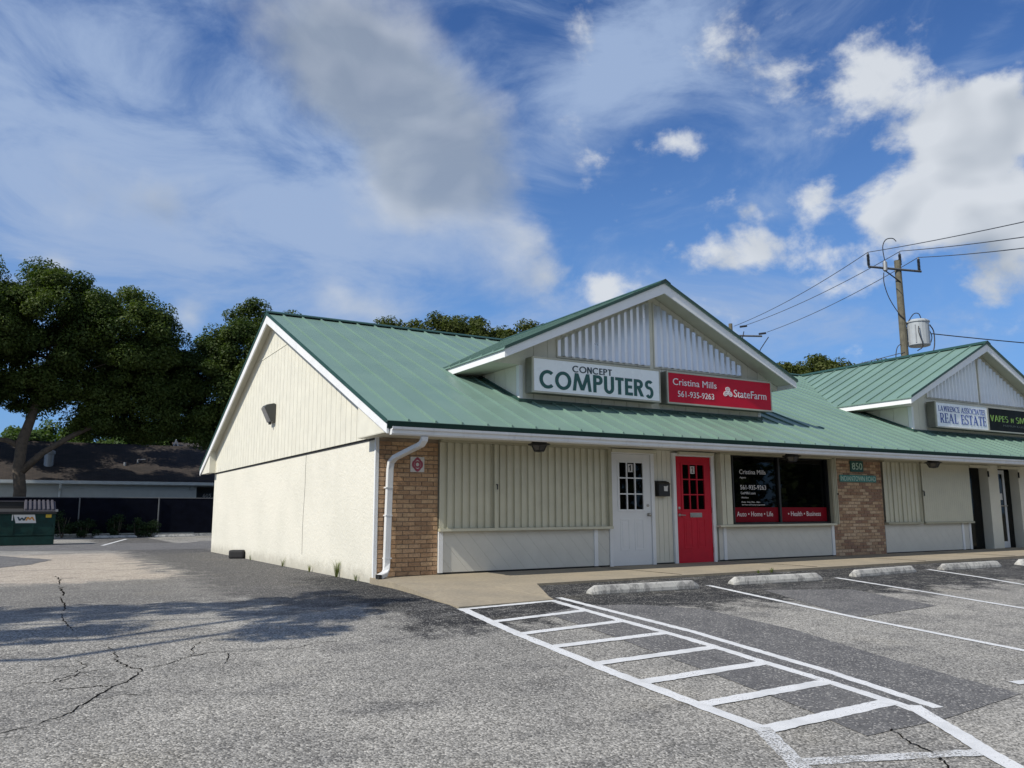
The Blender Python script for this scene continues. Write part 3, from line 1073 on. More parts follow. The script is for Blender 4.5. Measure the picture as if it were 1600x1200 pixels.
crack_m = plain('crack_dirt', (0.012, 0.011, 0.010), 1.0, spec=0.0)
for pts, w in [([(-3.90, -3.98), (-3.86, -4.34), (-3.86, -4.63), (-3.83, -4.87), (-3.73, -5.00), (-3.83, -5.28), (-3.97, -5.46), (-4.12, -5.74), (-4.25, -5.98), (-4.41, -6.14), (-4.75, -6.30)], 0.012),
               ([(-3.73, -5.00), (-3.54, -4.91), (-3.33, -4.70), (-3.17, -4.64), (-2.90, -4.68)], 0.009), ([(-3.33, -4.70), (-3.28, -4.41), (-3.18, -4.18)], 0.008),
               ([(-3.05, -4.69), (-3.08, -4.88), (-3.15, -5.06)], 0.009), ([(-4.33, -5.39), (-4.21, -5.37), (-4.06, -5.37), (-3.96, -5.41)], 0.012),
               ([(-4.04, 4.48), (-4.02, 3.3), (-4.05, 2.4)], 0.020), ([(-4.07, 2.1), (-4.05, 1.2), (-4.08, 0.4)], 0.024), ([(-4.11, 0.25), (-4.10, -0.79), (-4.13, -1.5)], 0.016), ([(-4.16, -1.8), (-4.15, -2.73), (-4.12, -3.3)], 0.010),
               ([(0.21, -8.44), (0.08, -8.64), (0.02, -8.84), (-0.07, -8.95), (-0.2, -9.1)], 0.015), ([(-3.75, -4.44), (-3.66, -4.63)], 0.007),
               ([(-3.97, -4.90), (-4.12, -4.92), (-4.20, -5.08), (-4.35, -5.2)], 0.008), ([(-4.15, -4.5), (-4.08, -4.75), (-4.2, -4.95)], 0.007),
               ([(-2.90, -4.68), (-2.55, -4.75), (-2.2, -4.6), (-1.9, -4.68)], 0.006), ([(-4.0, -5.1), (-4.2, -5.0), (-4.35, -5.15), (-4.5, -5.1)], 0.008), ([(-4.12, -5.74), (-3.9, -5.68), (-3.75, -5.75)], 0.006), ([(-4.4, -4.6), (-4.2, -4.72), (-4.05, -4.62)], 0.006)]:
    fine = []
    for i in range(len(pts) - 1):
        for k in range(6):
            f = k / 6
            jj = 0.0 if k == 0 else 0.011
            fine.append((pts[i][0] + (pts[i + 1][0] - pts[i][0]) * f + random.gauss(0, jj), pts[i][1] + (pts[i + 1][1] - pts[i][1]) * f + random.gauss(0, jj)))
    fine.append(pts[-1])
    ribbon('crack', fine, w, crack_m, 0.0030 if pts[0] != (0.21, -8.44) else 0.0062, lot, jit=w * 0.16, step=0.035, taper=True)

# the concrete walk with its ramp running out to the ladder marking
WZ = 0.088
walk = MB()
walk.add([(-0.04, 0.04, WZ), (26.0, 0.04, WZ + 0.04), (26.0, -2.06, WZ + 0.035), (1.50, -2.22, WZ), (0.85, -1.5, WZ), (0.4, -1.2, WZ), (-0.06, -1.0, 0.075),
          (1.06, -3.20, 0.022), (1.02, -3.37, 0.006), (-0.33, -3.50, 0.006), (-0.26, -2.7, 0.020), (-0.15, -1.85, 0.055),
          (-0.04, 0.04, -0.3), (26.0, 0.04, -0.3), (26.0, -2.06, -0.3), (1.50, -2.22, -0.3), (1.06, -3.20, -0.4), (1.02, -3.37, -0.4), (-0.33, -3.50, -0.4), (-0.26, -2.7, -0.4), (-0.15, -1.85, -0.3), (-0.06, -1.0, -0.3)],
         [(0, 6, 5, 4), (0, 4, 1), (4, 3, 2, 1), (6, 11, 5), (11, 10, 5), (10, 9, 5), (9, 8, 4, 5), (8, 7, 4), (7, 3, 4),
          (2, 3, 15, 14), (3, 7, 16, 15), (7, 8, 17, 16), (8, 9, 18, 17), (9, 10, 19, 18), (10, 11, 20, 19), (11, 6, 21, 20), (6, 0, 12, 21), (1, 2, 14, 13)])
wk = structure(walk.obj('sidewalk', M['concrete'], None))
for x in (4.2, 7.3, 10.4, 13.5, 16.6):
    zz = WZ + 0.0375 * x / 26
    box(x, x + 0.010, -2.10, -0.03, zz - 0.02, zz + 0.003).obj('walk_joint', crack_m, wk)

# ================================================================== the shop building
BX1 = 25.0                    # right end
D = 12.624
EZ, EY, RZ_, RY = 2.3627, -1.0, 5.50, 6.312
SL = (RZ_ - EZ) / (RY - EY)
XE = -0.235
B = thing('shopping_plaza', 'long cream shop building with green standing seam metal roof and two front gables', 'building')


def roof_z(y):
    return EZ + SL * (y - EY) if y <= RY else RZ_ - SL * (y - RY)


# side wall
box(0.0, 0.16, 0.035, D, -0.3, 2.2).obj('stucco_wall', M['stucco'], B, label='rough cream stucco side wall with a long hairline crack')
mbk = MB()
cpts = [(3.68, 2.19), (3.70, 1.9), (3.69, 1.6), (3.72, 1.3), (3.75, 1.0), (3.76, 0.7), (3.75, 0.45), (3.74, 0.28)]
for i in range(len(cpts) - 1):
    (y0, z0), (y1, z1) = cpts[i], cpts[i + 1]
    mbk.add([(-0.003, y0 - 0.006, z0), (-0.003, y0 + 0.006, z0), (-0.003, y1 + 0.006, z1), (-0.003, y1 - 0.006, z1)], [(0, 1, 2, 3)])
mbk.obj('wall_crack', crack_m, B)
# gable siding in vertical boards
zt = lambda y: roof_z(y) - 0.05
gp = [(-0.02, 2.2), (D + 0.02, 2.2), (D + 0.02, zt(D)), (RY, zt(RY)), (-0.02, zt(-0.02))]
mb = MB()
for low, high in ((2.2, 4.615), (4.645, 6.0)):
    pz = []
    gpp = [(p[1], -p[0]) for p in gp]                       # clip in z by swapping axes
    q = clip_strip(gpp, low, high)
    poly = [(-p[1], p[0]) for p in q]
    for bd in boards(poly, 0.272, 0.012, 'x', 0, 0):
        mb.prism(bd, 'x', -0.035, -0.012)
mb.prism(gp, 'x', -0.0125, 0.10)
mb.obj('gable_siding', M['siding'], B)
yj = EY + (4.66 + 0.05 - EZ) / SL
box(-0.045, -0.004, yj, D - yj, 4.615, 4.645).obj('flashing', M['siding'], B)
box(-0.012, -0.001, 0.03, D, 2.165, 2.2).obj('shadow_strip', M['dark_gap'], B)  # black strip standing in for the shadow line under the siding edge
box(-0.012, 0.045, -0.012, 0.033, 0.02, 2.2).obj('corner_trim', M['white'], B)

# eave boxes that close the overhang at the gable end
for s in (0, 1):
    ya = lambda y: y if s == 0 else D - y
    pts = [(ya(-0.975), 2.2015), (ya(0.27), 2.2015), (ya(0.27), roof_z(0.27) - 0.085), (ya(-0.975), roof_z(-0.975) - 0.03)]
    MB().prism(pts, 'x', XE + 0.028, -0.036).obj('eave_return', M['siding'], B)

# rake soffit, barge boards
for s in (0, 1):
    y0, y1 = (EY - 0.02, RY) if s == 0 else (D - EY + 0.02, RY)
    z0, z1 = roof_z(y0 if s == 0 else y0), RZ_
    e = 0.0 if s == 0 else 0.0
    MB().prism([(y0, z0 - 0.045), (y1, z1 - 0.045), (y1, z1 - 0.235), (y0, z0 - 0.19)], 'x', XE - 0.005 - 0.002 * s, XE + 0.026).obj('barge_board', M['white'], B)
    yi = 0.27 if s == 0 else D - 0.27
    MB().prism([(yi, roof_z(yi) - 0.06), (y1, z1 - 0.06), (y1, z1 - 0.10), (yi, roof_z(yi) - 0.10)], 'x', XE + 0.027, -0.037).obj('rake_soffit', M['soffit'], B)

# roof: one pan and rib at a time
roof = bpy.data.objects.new('roof', None)
COL.objects.link(roof)
roof.parent = B
PW = 0.434


def pan(length_pts, w, th=0.022, rib=0.034):
    """pan along +x width w; length_pts two (y,z) points from eave to ridge"""
    (y0, z0), (y1, z1) = length_pts
    mb_ = MB()
    mb_.prism([(y0, z0 - th), (y1, z1 - th), (y1, z1), (y0, z0)], 'x', 0.0, w)
    mb_.prism([(y0 + 0.004, z0 + 0.0005), (y1, z1 + 0.0005), (y1, z1 + rib), (y0 + 0.004, z0 + rib)], 'x', w - 0.014, w + 0.014)
    return mb_


pm = pan(((EY - 0.03, EZ - 0.03 * SL), (RY - 0.005, RZ_)), PW - 0.0005).mesh('roof_panel', M['roof'])
first = pan(((EY - 0.03, EZ - 0.03 * SL), (RY - 0.005, RZ_)), 0.345).mesh('roof_panel', M['roof'])
link('roof_panel', first, roof, (-0.25, 0, 0))
x = 0.0965
while x < BX1:
    link('roof_panel', pm, roof, (x, 0, 0))
    x += PW
XR = x
MB().prism([(RY + 0.005, RZ_ - 0.03), (RY + 0.005, RZ_), (D - EY + 0.03, roof_z(D - EY + 0.03)), (D - EY + 0.03, roof_z(D - EY + 0.03) - 0.03)], 'x', -0.25, XR).obj('rear_roof_slope', M['roof_trim'], B)
MB().prism([(RY - 0.14, RZ_ - 0.02), (RY, RZ_ + 0.045), (RY + 0.14, RZ_ - 0.02), (RY + 0.14, RZ_ + 0.0), (RY, RZ_ + 0.062), (RY - 0.14, RZ_ + 0.0)], 'x', -0.27, XR).obj('ridge_cap', M['roof_trim'], roof)
MB().prism([(EY - 0.040, EZ - 0.125), (EY + 0.0, EZ - 0.125), (EY + 0.0, EZ - 0.045), (EY - 0.031, EZ - 0.045), (EY - 0.031, EZ - 0.020), (EY - 0.040, EZ - 0.020)], 'x', -0.235, XR).obj('eave_trim', M['eave_dark'], roof)  # dark green closure whose colour also holds the shadow gap above the gutter
mb = MB()
for y0, y1 in ((EY - 0.028, RY), (D - EY + 0.028, RY)):
    z0 = roof_z(y0)
    mb.prism([(y0, z0 - 0.043), (y1, RZ_ - 0.043), (y1, RZ_ + 0.03), (y0, z0 + 0.02)], 'x', XE - 0.022, XE - 0.0085)
mb.obj('rake_trim', M['roof_trim'], roof)

# front soffit, fascia and gutter
box(-0.03, XR, EY + 0.005, 0.05, 2.205, 2.235).obj('soffit', M['soffit'], B)
box(-0.03, XR, EY + 0.004, EY + 0.03, 2.236, EZ - 0.06).obj('fascia', M['white'], B)
box(XE + 0.03, -0.031, EY + 0.005, 0.27, 2.19, 2.2).obj('soffit', M['soffit'], B)
gut = [(EY - 0.006, 2.145), (EY - 0.085, 2.145), (EY - 0.10, 2.165), (EY - 0.10, 2.205), (EY - 0.128, 2.222), (EY - 0.132, 2.257), (EY - 0.118, 2.257), (EY - 0.115, 2.235), (EY - 0.02, 2.22), (EY - 0.006, 2.235)]
MB().prism(gut, 'x', XE + 0.045, XR).obj('gutter', M['gutter'], B)
MB().prism([(EY - 0.005, 2.195), (EY - 0.005, EZ - 0.05), (EY + 0.06, EZ - 0.05), (EY + 0.06, 2.195)], 'x', XE - 0.006, XE + 0.04).obj('fascia', M['white'], B)

# downspout: rectangular pipe swept along its bends
dp = [(0.33, -1.06, 2.143), (0.33, -1.05, 2.09), (0.315, -0.99, 2.03), (0.235, -0.20, 1.885), (0.215, -0.085, 1.82), (0.205, -0.072, 1.70), (0.19, -0.072, 1.00), (0.178, -0.075, 0.30), (0.165, -0.10, 0.20), (0.12, -0.15, 0.145), (0.03, -0.24, 0.125), (-0.03, -0.30, 0.115)]
vs, fs = [], []
for i, p in enumerate(dp):
    p = Vector(p)
    t = (Vector(dp[min(i + 1, len(dp) - 1)]) - Vector(dp[max(i - 1, 0)])).normalized()
    sd = Vector((1, 0.0, 0.0)) if i < 8 else Vector((0.8, 0.6, 0)).normalized()
    if i >= 8:
        sd = Vector((0.75, 0.66, 0)) if i < 10 else Vector((0.6, -0.75, 0)).normalized()
        sd = Vector((1, 0, 0)).lerp(Vector((0.72, -0.69, 0)), (i - 7) / 4).normalized()
    sd = (sd - t * sd.dot(t)).normalized()
    up = t.cross(sd).normalized()
    w, h = 0.050, 0.036
    for a, b in ((-1, -.75), (-.8, -1), (.8, -1), (1, -.75), (1, .75), (.8, 1), (-.8, 1), (-1, .75)):
        vs.append(p + sd * w * a + up * h * b)
    if i:
        for k in range(8):
            fs.append(((i - 1) * 8 + k, (i - 1) * 8 + (k + 1) % 8, i * 8 + (k + 1) % 8, i * 8 + k))
ds = MB().add(vs, fs).obj('downspout', M['gutter'], B, label='dented white downspout on the brick corner')
for z in (1.42, 1.0, 0.36):
    box(0.135, 0.245, -0.112, -0.004, z, z + 0.02).obj('strap', M['gutter'], ds)
c = Vector(dp[-1])
box(c.x - 0.012, c.x + 0.045, c.y - 0.03, c.y + 0.03, c.z - 0.03, c.z + 0.03).obj('outlet_hole', M['dark_gap'], ds)


# ------------------------------------------------------------------ brick piers
def brick_box(w, h=0.0565, dep=0.05, seed=0):
    rd = random.Random(seed)
    mb_ = MB()
    j = lambda a: rd.uniform(-a, a)
    mb_.add([(0 + j(.002), -dep * 0.2 + j(.002), 0 + j(.0015)), (w + j(.002), -dep * 0.2 + j(.002), 0 + j(.0015)), (w, dep, 0), (0, dep, 0),
             (0 + j(.002), -dep * 0.2 + j(.002), h + j(.0015)), (w + j(.002), -dep * 0.2 + j(.002), h + j(.0015)), (w, dep, h), (0, dep, h)],
            [(3, 2, 1, 0), (4, 5, 6, 7), (0, 1, 5, 4), (1, 2, 6, 5), (2, 3, 7, 6), (3, 0, 4, 7)])
    return mb_


brick_cache = {}


def brick_pier(x0, x1, z0, z1, mat, stuff_above=None, smat=None, label=None):
    pier = box(x0, x1, 0.002, 0.12, z0, z1).obj('brick_pier', M['mortar'], B, label=label)
    ch, bl, jt = 0.0686, 0.196, 0.010
    n = int((z1 - z0) / ch)
    far = MB()
    for r in range(n):
        z = z0 + r * ch + 0.006
        x = x0 + 0.003 - (0 if r % 2 else (bl + jt) / 2)
        while x < x1 - 0.02:
            a, b_ = max(x, x0 + 0.002), min(x + bl, x1 - 0.003)
            if b_ - a > 0.03:
                key = (round(b_ - a, 3), random.randrange(3))
                if stuff_above is not None and z > stuff_above:
                    bb = brick_box(b_ - a, seed=key[1])
                    far.add([(v[0] + a, v[1], v[2] + z) for v in bb.v], bb.f)
                else:
                    if key + (mat,) not in brick_cache:
                        brick_cache[key + (mat,)] = brick_box(key[0], seed=key[1]).mesh('brick', M[mat], bevel=0.003)
                    link('brick', brick_cache[key + (mat,)], pier, (a, random.uniform(-0.0015, 0.0015), z))
            x += bl + jt
    if far.v:
        stuff(far.obj('brick', M[smat], pier))
    return pier


brick_pier(0.046, 1.052, 0.09, 2.2, 'brick', label='orange tan brick pier at the building corner')
brick_pier(10.47, 12.19, 0.10, 2.2, 'brick2', 0.95, 'brick2s', label='mottled brown brick pier between the shop windows')

# ------------------------------------------------------------------ front wall pieces behind doors, windows and shutters
for (x0, x1, z0, z1) in [(1.054, 4.49, 0.02, 2.203), (5.415, 6.01, 0.02, 2.203), (6.935, 7.50, 0.02, 2.203), (7.502, 10.37, 0.02, 0.80), (7.502, 10.37, 2.165, 2.203),
                         (10.372, 10.468, 0.02, 2.203), (12.192, 15.55, 0.02, 2.203), (17.90, BX1, 0.02, 2.203),
                         (4.492, 5.413, 2.15, 2.203), (6.012, 6.933, 2.15, 2.203), (15.552, 17.898, 2.13, 2.203)]:
    box(x0, x1, 0.05, 0.16, z0, z1).obj('front_wall', M['siding'], B)
box(0.2, 7.3, 0.9, 1.0, 0, 2.4).obj('room_partition', M['room'], B)
box(7.3, 15, 4.0, 4.1, 0, 2.4).box(7.2, 7.3, 0.2, 4.0, 0, 2.4).box(10.7, 10.8, 0.2, 4.0, 0, 2.4).box(7.2, 26, 0.2, 4.1, 2.24, 2.26).box(7.2, 26, 0.17, 4.1, 0.0, 0.06).obj('room_shell', M['room'], B)
box(14.6, 25, 1.0, 1.1, 0, 2.4).obj('room_partition', M['room'], B)
box(0.2, BX1, D - 0.2, D, 0, 2.3).box(BX1 - 0.1, BX1, 0.2, D, 0, 2.3).obj('rear_wall', M['stucco'], B)


def shutter(x0, x1, z0, z1, pitch, y=-0.035, depth=0.034, mat='shutter', label=None):
    """accordion storm shutter: tracks and upright folded slats"""
    t = MB().box(x0, x1, -0.105, 0.048, z1, z1 + 0.04).box(x0, x1, -0.105, 0.048, z0 - 0.045, z0).obj('storm_shutter', M['shutter_dark'], B, label=label)
    n = int(round((x1 - x0) / pitch))
    p = (x1 - x0) / n
    prof = [(0.001, -depth * 0.5), (p * 0.60, -depth * 0.42), (p * 0.66, depth * 0.32), (p * 0.985, depth * 0.40), (p * 0.999, -depth * 0.48)]
    mb_ = MB()
    th = 0.006
    front = [(a, y + b) for a, b in prof]
    back = [(a, y + b + th) for a, b in prof]
    mb_.prism(front + back[::-1], 'z', z0 + 0.002, z1 - 0.002)
    me = mb_.mesh('shutter_slat', M[mat])
    for i in range(n):
        o = link('shutter_slat', me, t, (x0 + i * p, random.uniform(-0.006, 0.006), 0))
        o.rotation_euler = (0, random.uniform(-0.002, 0.002), 0)
    return t


def bulkhead(x0, x1, z0, z1, posts, ang):
    b = box(x0, x1, -0.006, 0.048, z0, z1).obj('bulkhead', M['bulk_back'], B, label='low pale panel of slanting boards under the shop window')
    for pg in boards([(x0 + 0.002, z0 + 0.03), (x1 - 0.002, z0 + 0.03), (x1 - 0.002, z1 - 0.002), (x0 + 0.002, z1 - 0.002)], 0.20, 0.0018, 'y', 0, 0, ang=ang):
        MB().prism(pg, 'y', -0.0125, -0.0062).obj('siding_board', M['panel'], b)
    for (a, c_) in posts:
        box(a, c_, -0.035, -0.0130, z0 + 0.025, z1).obj('corner_board', M['white'], b)
    box(x0 + 0.003, x1 - 0.003, -0.012, -0.0065, z0 + 0.002, z0 + 0.0285).obj('base_gap', M['dark_gap'], b)
    return b


# unit one: shutters over a bulkhead
sh1 = shutter(1.058, 4.37, 0.80, 2.165, 0.139, label='closed beige accordion shutters by the brick corner')
mb = box(2.03, 2.085, -0.115, -0.085, 0.80, 2.16).box(2.10, 2.115, -0.10, -0.08, 0.80, 2.16)
lb = mb.obj('lock_bar', M['shutter'], sh1)
MB().tube([(2.06, -0.118, 1.50), (2.06, -0.15, 1.50), (2.06, -0.15, 1.42)], 0.012, 6).obj('lock_handle', M['black'], sh1)
box(4.372, 4.44, -0.10, 0.048, 0.76, 2.20).obj('shutter_post', M['shutter_dark'], sh1)
bulkhead(1.056, 4.42, 0.09, 0.752, [(1.058, 1.135), (4.08, 4.155)], R(42))


# doors
def door(x0, x1, mat, trim, hand):
    z0, z1 = 0.10, 2.10
    w = x1 - x0
    fr = MB().box(x0 - 0.075, x0 - 0.004, -0.03, 0.049, z0 - 0.01, z1 + 0.06).box(x1 + 0.004, x1 + 0.075, -0.03, 0.049, z0 - 0.01, z1 + 0.06).box(x0 - 0.004, x1 + 0.004, -0.03, 0.049, z1 + 0.004, z1 + 0.06)
    # leaf with an opening for the panes
    a0, a1, g0, g1 = x0 + w * 0.185, x1 - w * 0.185, z0 + 0.985, z1 - 0.145
    lf = MB().box(x0, x1, 0.0, 0.04, z0, g0).box(x0, x1, 0.0, 0.04, g1, z1).box(x0, a0, 0.0, 0.04, g0, g1).box(a1, x1, 0.0, 0.04, g0, g1)
    d = lf.obj('door', M[mat], B)
    fr.obj('door_frame', M['white'], B)
    # raised panels: a recessed groove ring and a field
    for k in range(2):
        c0 = x0 + w * (0.20 if k == 0 else 0.565)
        c1 = c0 + w * 0.235
        MB().box(c0, c1, -0.006, 0.001, z0 + 0.26, z0 + 0.29).box(c0, c1, -0.006, 0.001, z0 + 0.80, z0 + 0.83).box(c0, c0 + 0.022, -0.006, 0.001, z0 + 0.29, z0 + 0.80).box(c1 - 0.022, c1, -0.006, 0.001, z0 + 0.29, z0 + 0.80).box(c0 + 0.05, c1 - 0.05, -0.004, 0.001, z0 + 0.33, z0 + 0.76).obj('door_panel', M[mat], d, bevel=0.0025)
    # lite frame and bars
    tm = MB().box(a0 - 0.03, a1 + 0.03, -0.012, -0.0005, g1 - 0.012, g1 + 0.02).box(a0 - 0.03, a1 + 0.03, -0.012, -0.0005, g0 - 0.02, g0 + 0.012).box(a0 - 0.03, a0 + 0.012, -0.012, -0.0005, g0 + 0.012, g1 - 0.012).box(a1 - 0.012, a1 + 0.03, -0.012, -0.0005, g0 + 0.012, g1 - 0.012)
    gw, gh = (a1 - a0) / 3, (g1 - g0) / 3
    for k in (1, 2):
        tm.box(a0 + k * gw - 0.011, a0 + k * gw + 0.011, -0.006, 0.018, g0 + 0.012, g1 - 0.012)
        tm.box(a0 + 0.012, a1 - 0.012, -0.004, 0.0175, g0 + k * gh - 0.011, g0 + k * gh + 0.011)
    tm.obj('glazing_bars', M[trim], d)
    for i in range(3):
        for k in range(3):
            box(a0 + i * gw + 0.0112, a0 + (i + 1) * gw - 0.0112, 0.0185, 0.022, g0 + k * gh + 0.0112, g0 + (k + 1) * gh - 0.0112).obj('pane', M['glass'], d)
    for z in (z0 + 0.22, z0 + 0.98, z1 - 0.22):
        hx = x0 - 0.012 if hand == 'right' else x1 + 0.002
        MB().tube([(hx + 0.005, -0.008, z - 0.05), (hx + 0.005, -0.008, z + 0.05)], 0.009, 6).obj('hinge', M['steel'], d)
    return d, (a0, a1, g0, g1, gw, gh)


dw, gwd = door(4.50, 5.405, 'white_door', 'white_door', 'right')
MB().lathe((0, 0, 0), [(0.03, 0), (0.032, 0.008), (0.018, 0.012), (0.018, 0.035), (0.03, 0.045), (0.033, 0.06), (0.022, 0.072)], 14).obj('door_knob', M['steel'], dw, smooth=True, loc=(5.335, -0.001, 1.00)).rotation_euler = (R(90), 0, 0)
MB().lathe((0, 0, 0), [(0.028, 0), (0.028, 0.012), (0.016, 0.016)], 14).obj('deadbolt', M['steel'], dw, loc=(5.33, -0.001, 1.17)).rotation_euler = (R(90), 0, 0)


def number_plate(d, gi, txt):
    a0, a1, g0, g1, gw, gh = gi
    x0 = a0 + gw * 1.22
    p = box(x0, x0 + gw * 0.56, 0.010, 0.017, g1 - gh * 0.62, g1 - gh * 0.12).obj('number_plate', M['paper'], d)
    za, zb, xm = g1 - gh * 0.55, g1 - gh * 0.18, x0 + gw * 0.28
    if txt == '1':
        MB().prism([(xm - 0.012, za), (xm + 0.016, za), (xm + 0.016, zb), (xm - 0.006, zb), (xm - 0.034, zb - 0.028), (xm - 0.034, zb - 0.046), (xm - 0.012, zb - 0.036)], 'y', 0.0072, 0.0095).obj('lettering', M['black'], d)
    else:
        fit_text(txt, x0 + gw * 0.15, x0 + gw * 0.42, za, zb, 0.0095, M['black'], d, bold=0.02, depth=0.002)


number_plate(dw, gwd, '1')
dr, gwr = door(6.02, 6.925, 'red_door', 'red_door', 'left')
number_plate(dr, gwr, '2')
box(6.36, 6.66, -0.012, 0.0, 0.945, 1.03).box(6.385, 6.635, -0.018, -0.012, 0.968, 1.007).obj('mail_slot', M['steel'], dr, bevel=0.003)
MB().tube([(6.09, -0.001, 0.99), (6.09, -0.05, 0.99), (6.11, -0.055, 0.99), (6.20, -0.055, 0.985)], 0.011, 8).lathe((6.09, -0.004, 0.99), [(0.001, -0.035), (0.03, -0.02), (0.03, 0.02), (0.001, 0.035)], 10).obj('door_handle', M['steel'], dr, smooth=True)
MB().lathe((0, 0, 0), [(0.026, 0), (0.026, 0.012), (0.014, 0.016)], 14).obj('deadbolt', M['steel'], dr, loc=(6.09, -0.001, 1.12)).rotation_euler = (R(90), 0, 0)
# awning-like shutter boxes above the doors
box(4.46, 5.50, -0.10, -0.031, 2.125, 2.185).obj('shutter_housing', M['shutter'], B, bevel=0.006)
box(6.06, 6.96, -0.10, -0.031, 2.13, 2.185).obj('shutter_housing', M['shutter'], B, bevel=0.006)
# siding between and beside the doors
for (x0, x1) in ((5.486, 5.938), (7.006, 7.075)):
    for pg in boards([(x0, 0.12), (x1, 0.12), (x1, 2.2), (x0, 2.2)], 0.115, 0.008, 'y', 0, 0):
        MB().prism(pg, 'y', 0.02, 0.0495).obj('siding_board', M['siding'], B)
box(5.486, 5.938, 0.0, 0.0495, 0.075, 0.12).obj('base_gap', M['dark_gap'], B)
box(7.006, 7.075, 0.0, 0.0495, 0.075, 0.12).obj('base_gap', M['dark_gap'], B)
box(4.20, 4.42, -0.002, 0.0495, 0.12, 0.752).obj('siding_board', M['siding'], B)

# unit two: dark shop window between folded shutters
wn = MB().box(7.50, 10.36, -0.02, 0.11, 0.80, 0.832).box(7.50, 10.36, -0.02, 0.11, 2.155, 2.20).box(7.50, 7.535, -0.02, 0.11, 0.832, 2.155).box(10.325, 10.36, -0.02, 0.11, 0.832, 2.155).box(8.83, 8.885, 0.0, 0.11, 0.832, 2.155)
win = wn.obj('shop_window', M['black'], B, label='dark plate glass shop window with white lettering and red band')
for (a, b_) in ((7.535, 8.83), (8.885, 10.325)):
    box(a, b_, 0.045, 0.051, 0.832, 2.155).obj('pane', M['glass'], win)
    box(a + 0.01, b_ - 0.01, 0.041, 0.0435, 0.842, 1.135).obj('red_band', M['film_red'], win)
fit_text('Auto \u2022 Home \u2022 Life', 7.64, 8.66, 0.955, 1.05, 0.0405, M['ink_white'], win, bold=0.0, depth=0.002)
fit_text('\u2022 Health \u2022 Business', 9.11, 10.12, 0.955, 1.05, 0.0405, M['ink_white'], win, bold=0.0, depth=0.002)
fit_text('Cristina Mills', 7.76, 8.51, 1.80, 1.89, 0.0445, M['ink_white'], win, bold=0.0, depth=0.002)
fit_text('Agent', 7.765, 7.94, 1.715, 1.75, 0.0445, M['ink_white'], win, bold=0.01, depth=0.002)
fit_text('561-935-9263', 7.77, 8.50, 1.49, 1.58, 0.0445, M['ink_white'], win, bold=0.0, depth=0.002)
fit_text('GetMills1.com', 7.775, 8.19, 1.395, 1.445, 0.0445, M['ink_white'], win, bold=0.0, depth=0.002)
fit_text('Office Hours', 7.785, 7.99, 1.315, 1.345, 0.0445, M['ink_white'], win, depth=0.002)
fit_text('Monday - Friday 9:00am - 5:00pm', 7.79, 8.31, 1.228, 1.255, 0.0445, M['ink_white'], win, depth=0.002)
fit_text('After hours and Saturday by appointment', 7.79, 8.45, 1.175, 1.20, 0.0445, M['ink_white'], win, depth=0.002)
box(8.665, 8.815, 0.053, 0.056, 1.14, 1.30).box(8.91, 9.13, 0.053, 0.056, 1.14, 1.31).obj('notice', M['paper'], win)
# things dimly seen in the room
MB().box(9.24, 9.27, 0.5, 0.53, 0.9, 2.1).box(9.42, 9.45, 0.5, 0.53, 0.9, 2.1).obj('curtain_rail', M['steel'], win)
# folded shutter leaves either side, top rail and sill
fs1 = box(7.078, 7.5, -0.14, 0.048, 0.77, 0.80).box(7.078, 10.36, -0.14, -0.021, 2.165, 2.20).obj('storm_shutter', M['shutter_dark'], B, label='beige shutters folded open beside the dark shop window')
for k in range(3):
    a = 7.085 + k * 0.062
    box(a, a + 0.05, -0.13 + 0.012 * k, 0.04, 0.802, 2.163).obj('shutter_slat', M['shutter'], fs1)
box(7.21, 7.365, -0.125, -0.112, 0.802, 2.163).obj('shutter_slat', M['shutter'], fs1)
for k in range(3):
    a = 10.368 + k * 0.030
    box(a, a + 0.02, -0.10 - 0.015 * k, 0.045, 0.802, 2.163).obj('shutter_slat', M['shutter_dark' if k == 0 else 'shutter'], fs1)
box(10.455, 10.468, -0.155, 0.0, 0.775, 2.20).obj('shutter_post', M['shutter'], fs1)
MB().lathe((10.462, -0.165, 1.42), [(0.006, -0.02), (0.018, -0.01), (0.018, 0.01), (0.006, 0.02)], 8).obj('lock_knob', M['black'], fs1)
box(7.0, 10.40, -0.15, -0.02, 0.755, 0.797).obj('window_sill', M['shutter'], B, bevel=0.005)
box(1.05, 4.45, -0.112, -0.106, 0.755, 0.80).obj('window_sill', M['shutter'], B)
bulkhead(7.08, 10.44, 0.10, 0.752, [(7.19, 7.262), (10.355, 10.435)], R(42))

# unit three: shuttered window
sh3 = shutter(12.20, 13.50, 0.80, 2.165, 0.1625, depth=0.02, label='closed beige ribbed shutter right of the mottled brick pier')
box(13.502, 13.60, -0.05, 0.03, 0.80, 2.165).obj('shutter_post', M['shutter_dark'], sh3)
MB().tube([(13.60, -0.07, 1.52), (13.60, -0.11, 1.50), (13.60, -0.11, 1.40)], 0.014, 6).obj('lock_handle', M['black'], sh3)
sh4 = box(13.602, 15.56, -0.105, 0.048, 2.165, 2.203).box(13.602, 15.56, -0.105, 0.048, 0.755, 0.80).obj('storm_shutter', M['shutter_dark'], B, label='closed beige flat shutter of narrow slats left of the recessed door')
ns = 24
for k in range(ns):
    a = 13.604 + k * (1.95 / ns)
    box(a, a + 1.95 / ns - 0.004, -0.075, -0.06, 0.802, 2.163).obj('shutter_slat', M['shutter'], sh4)
bulkhead(12.196, 15.50, 0.10, 0.752, [(15.13, 15.20), (15.43, 15.50)], R(42))

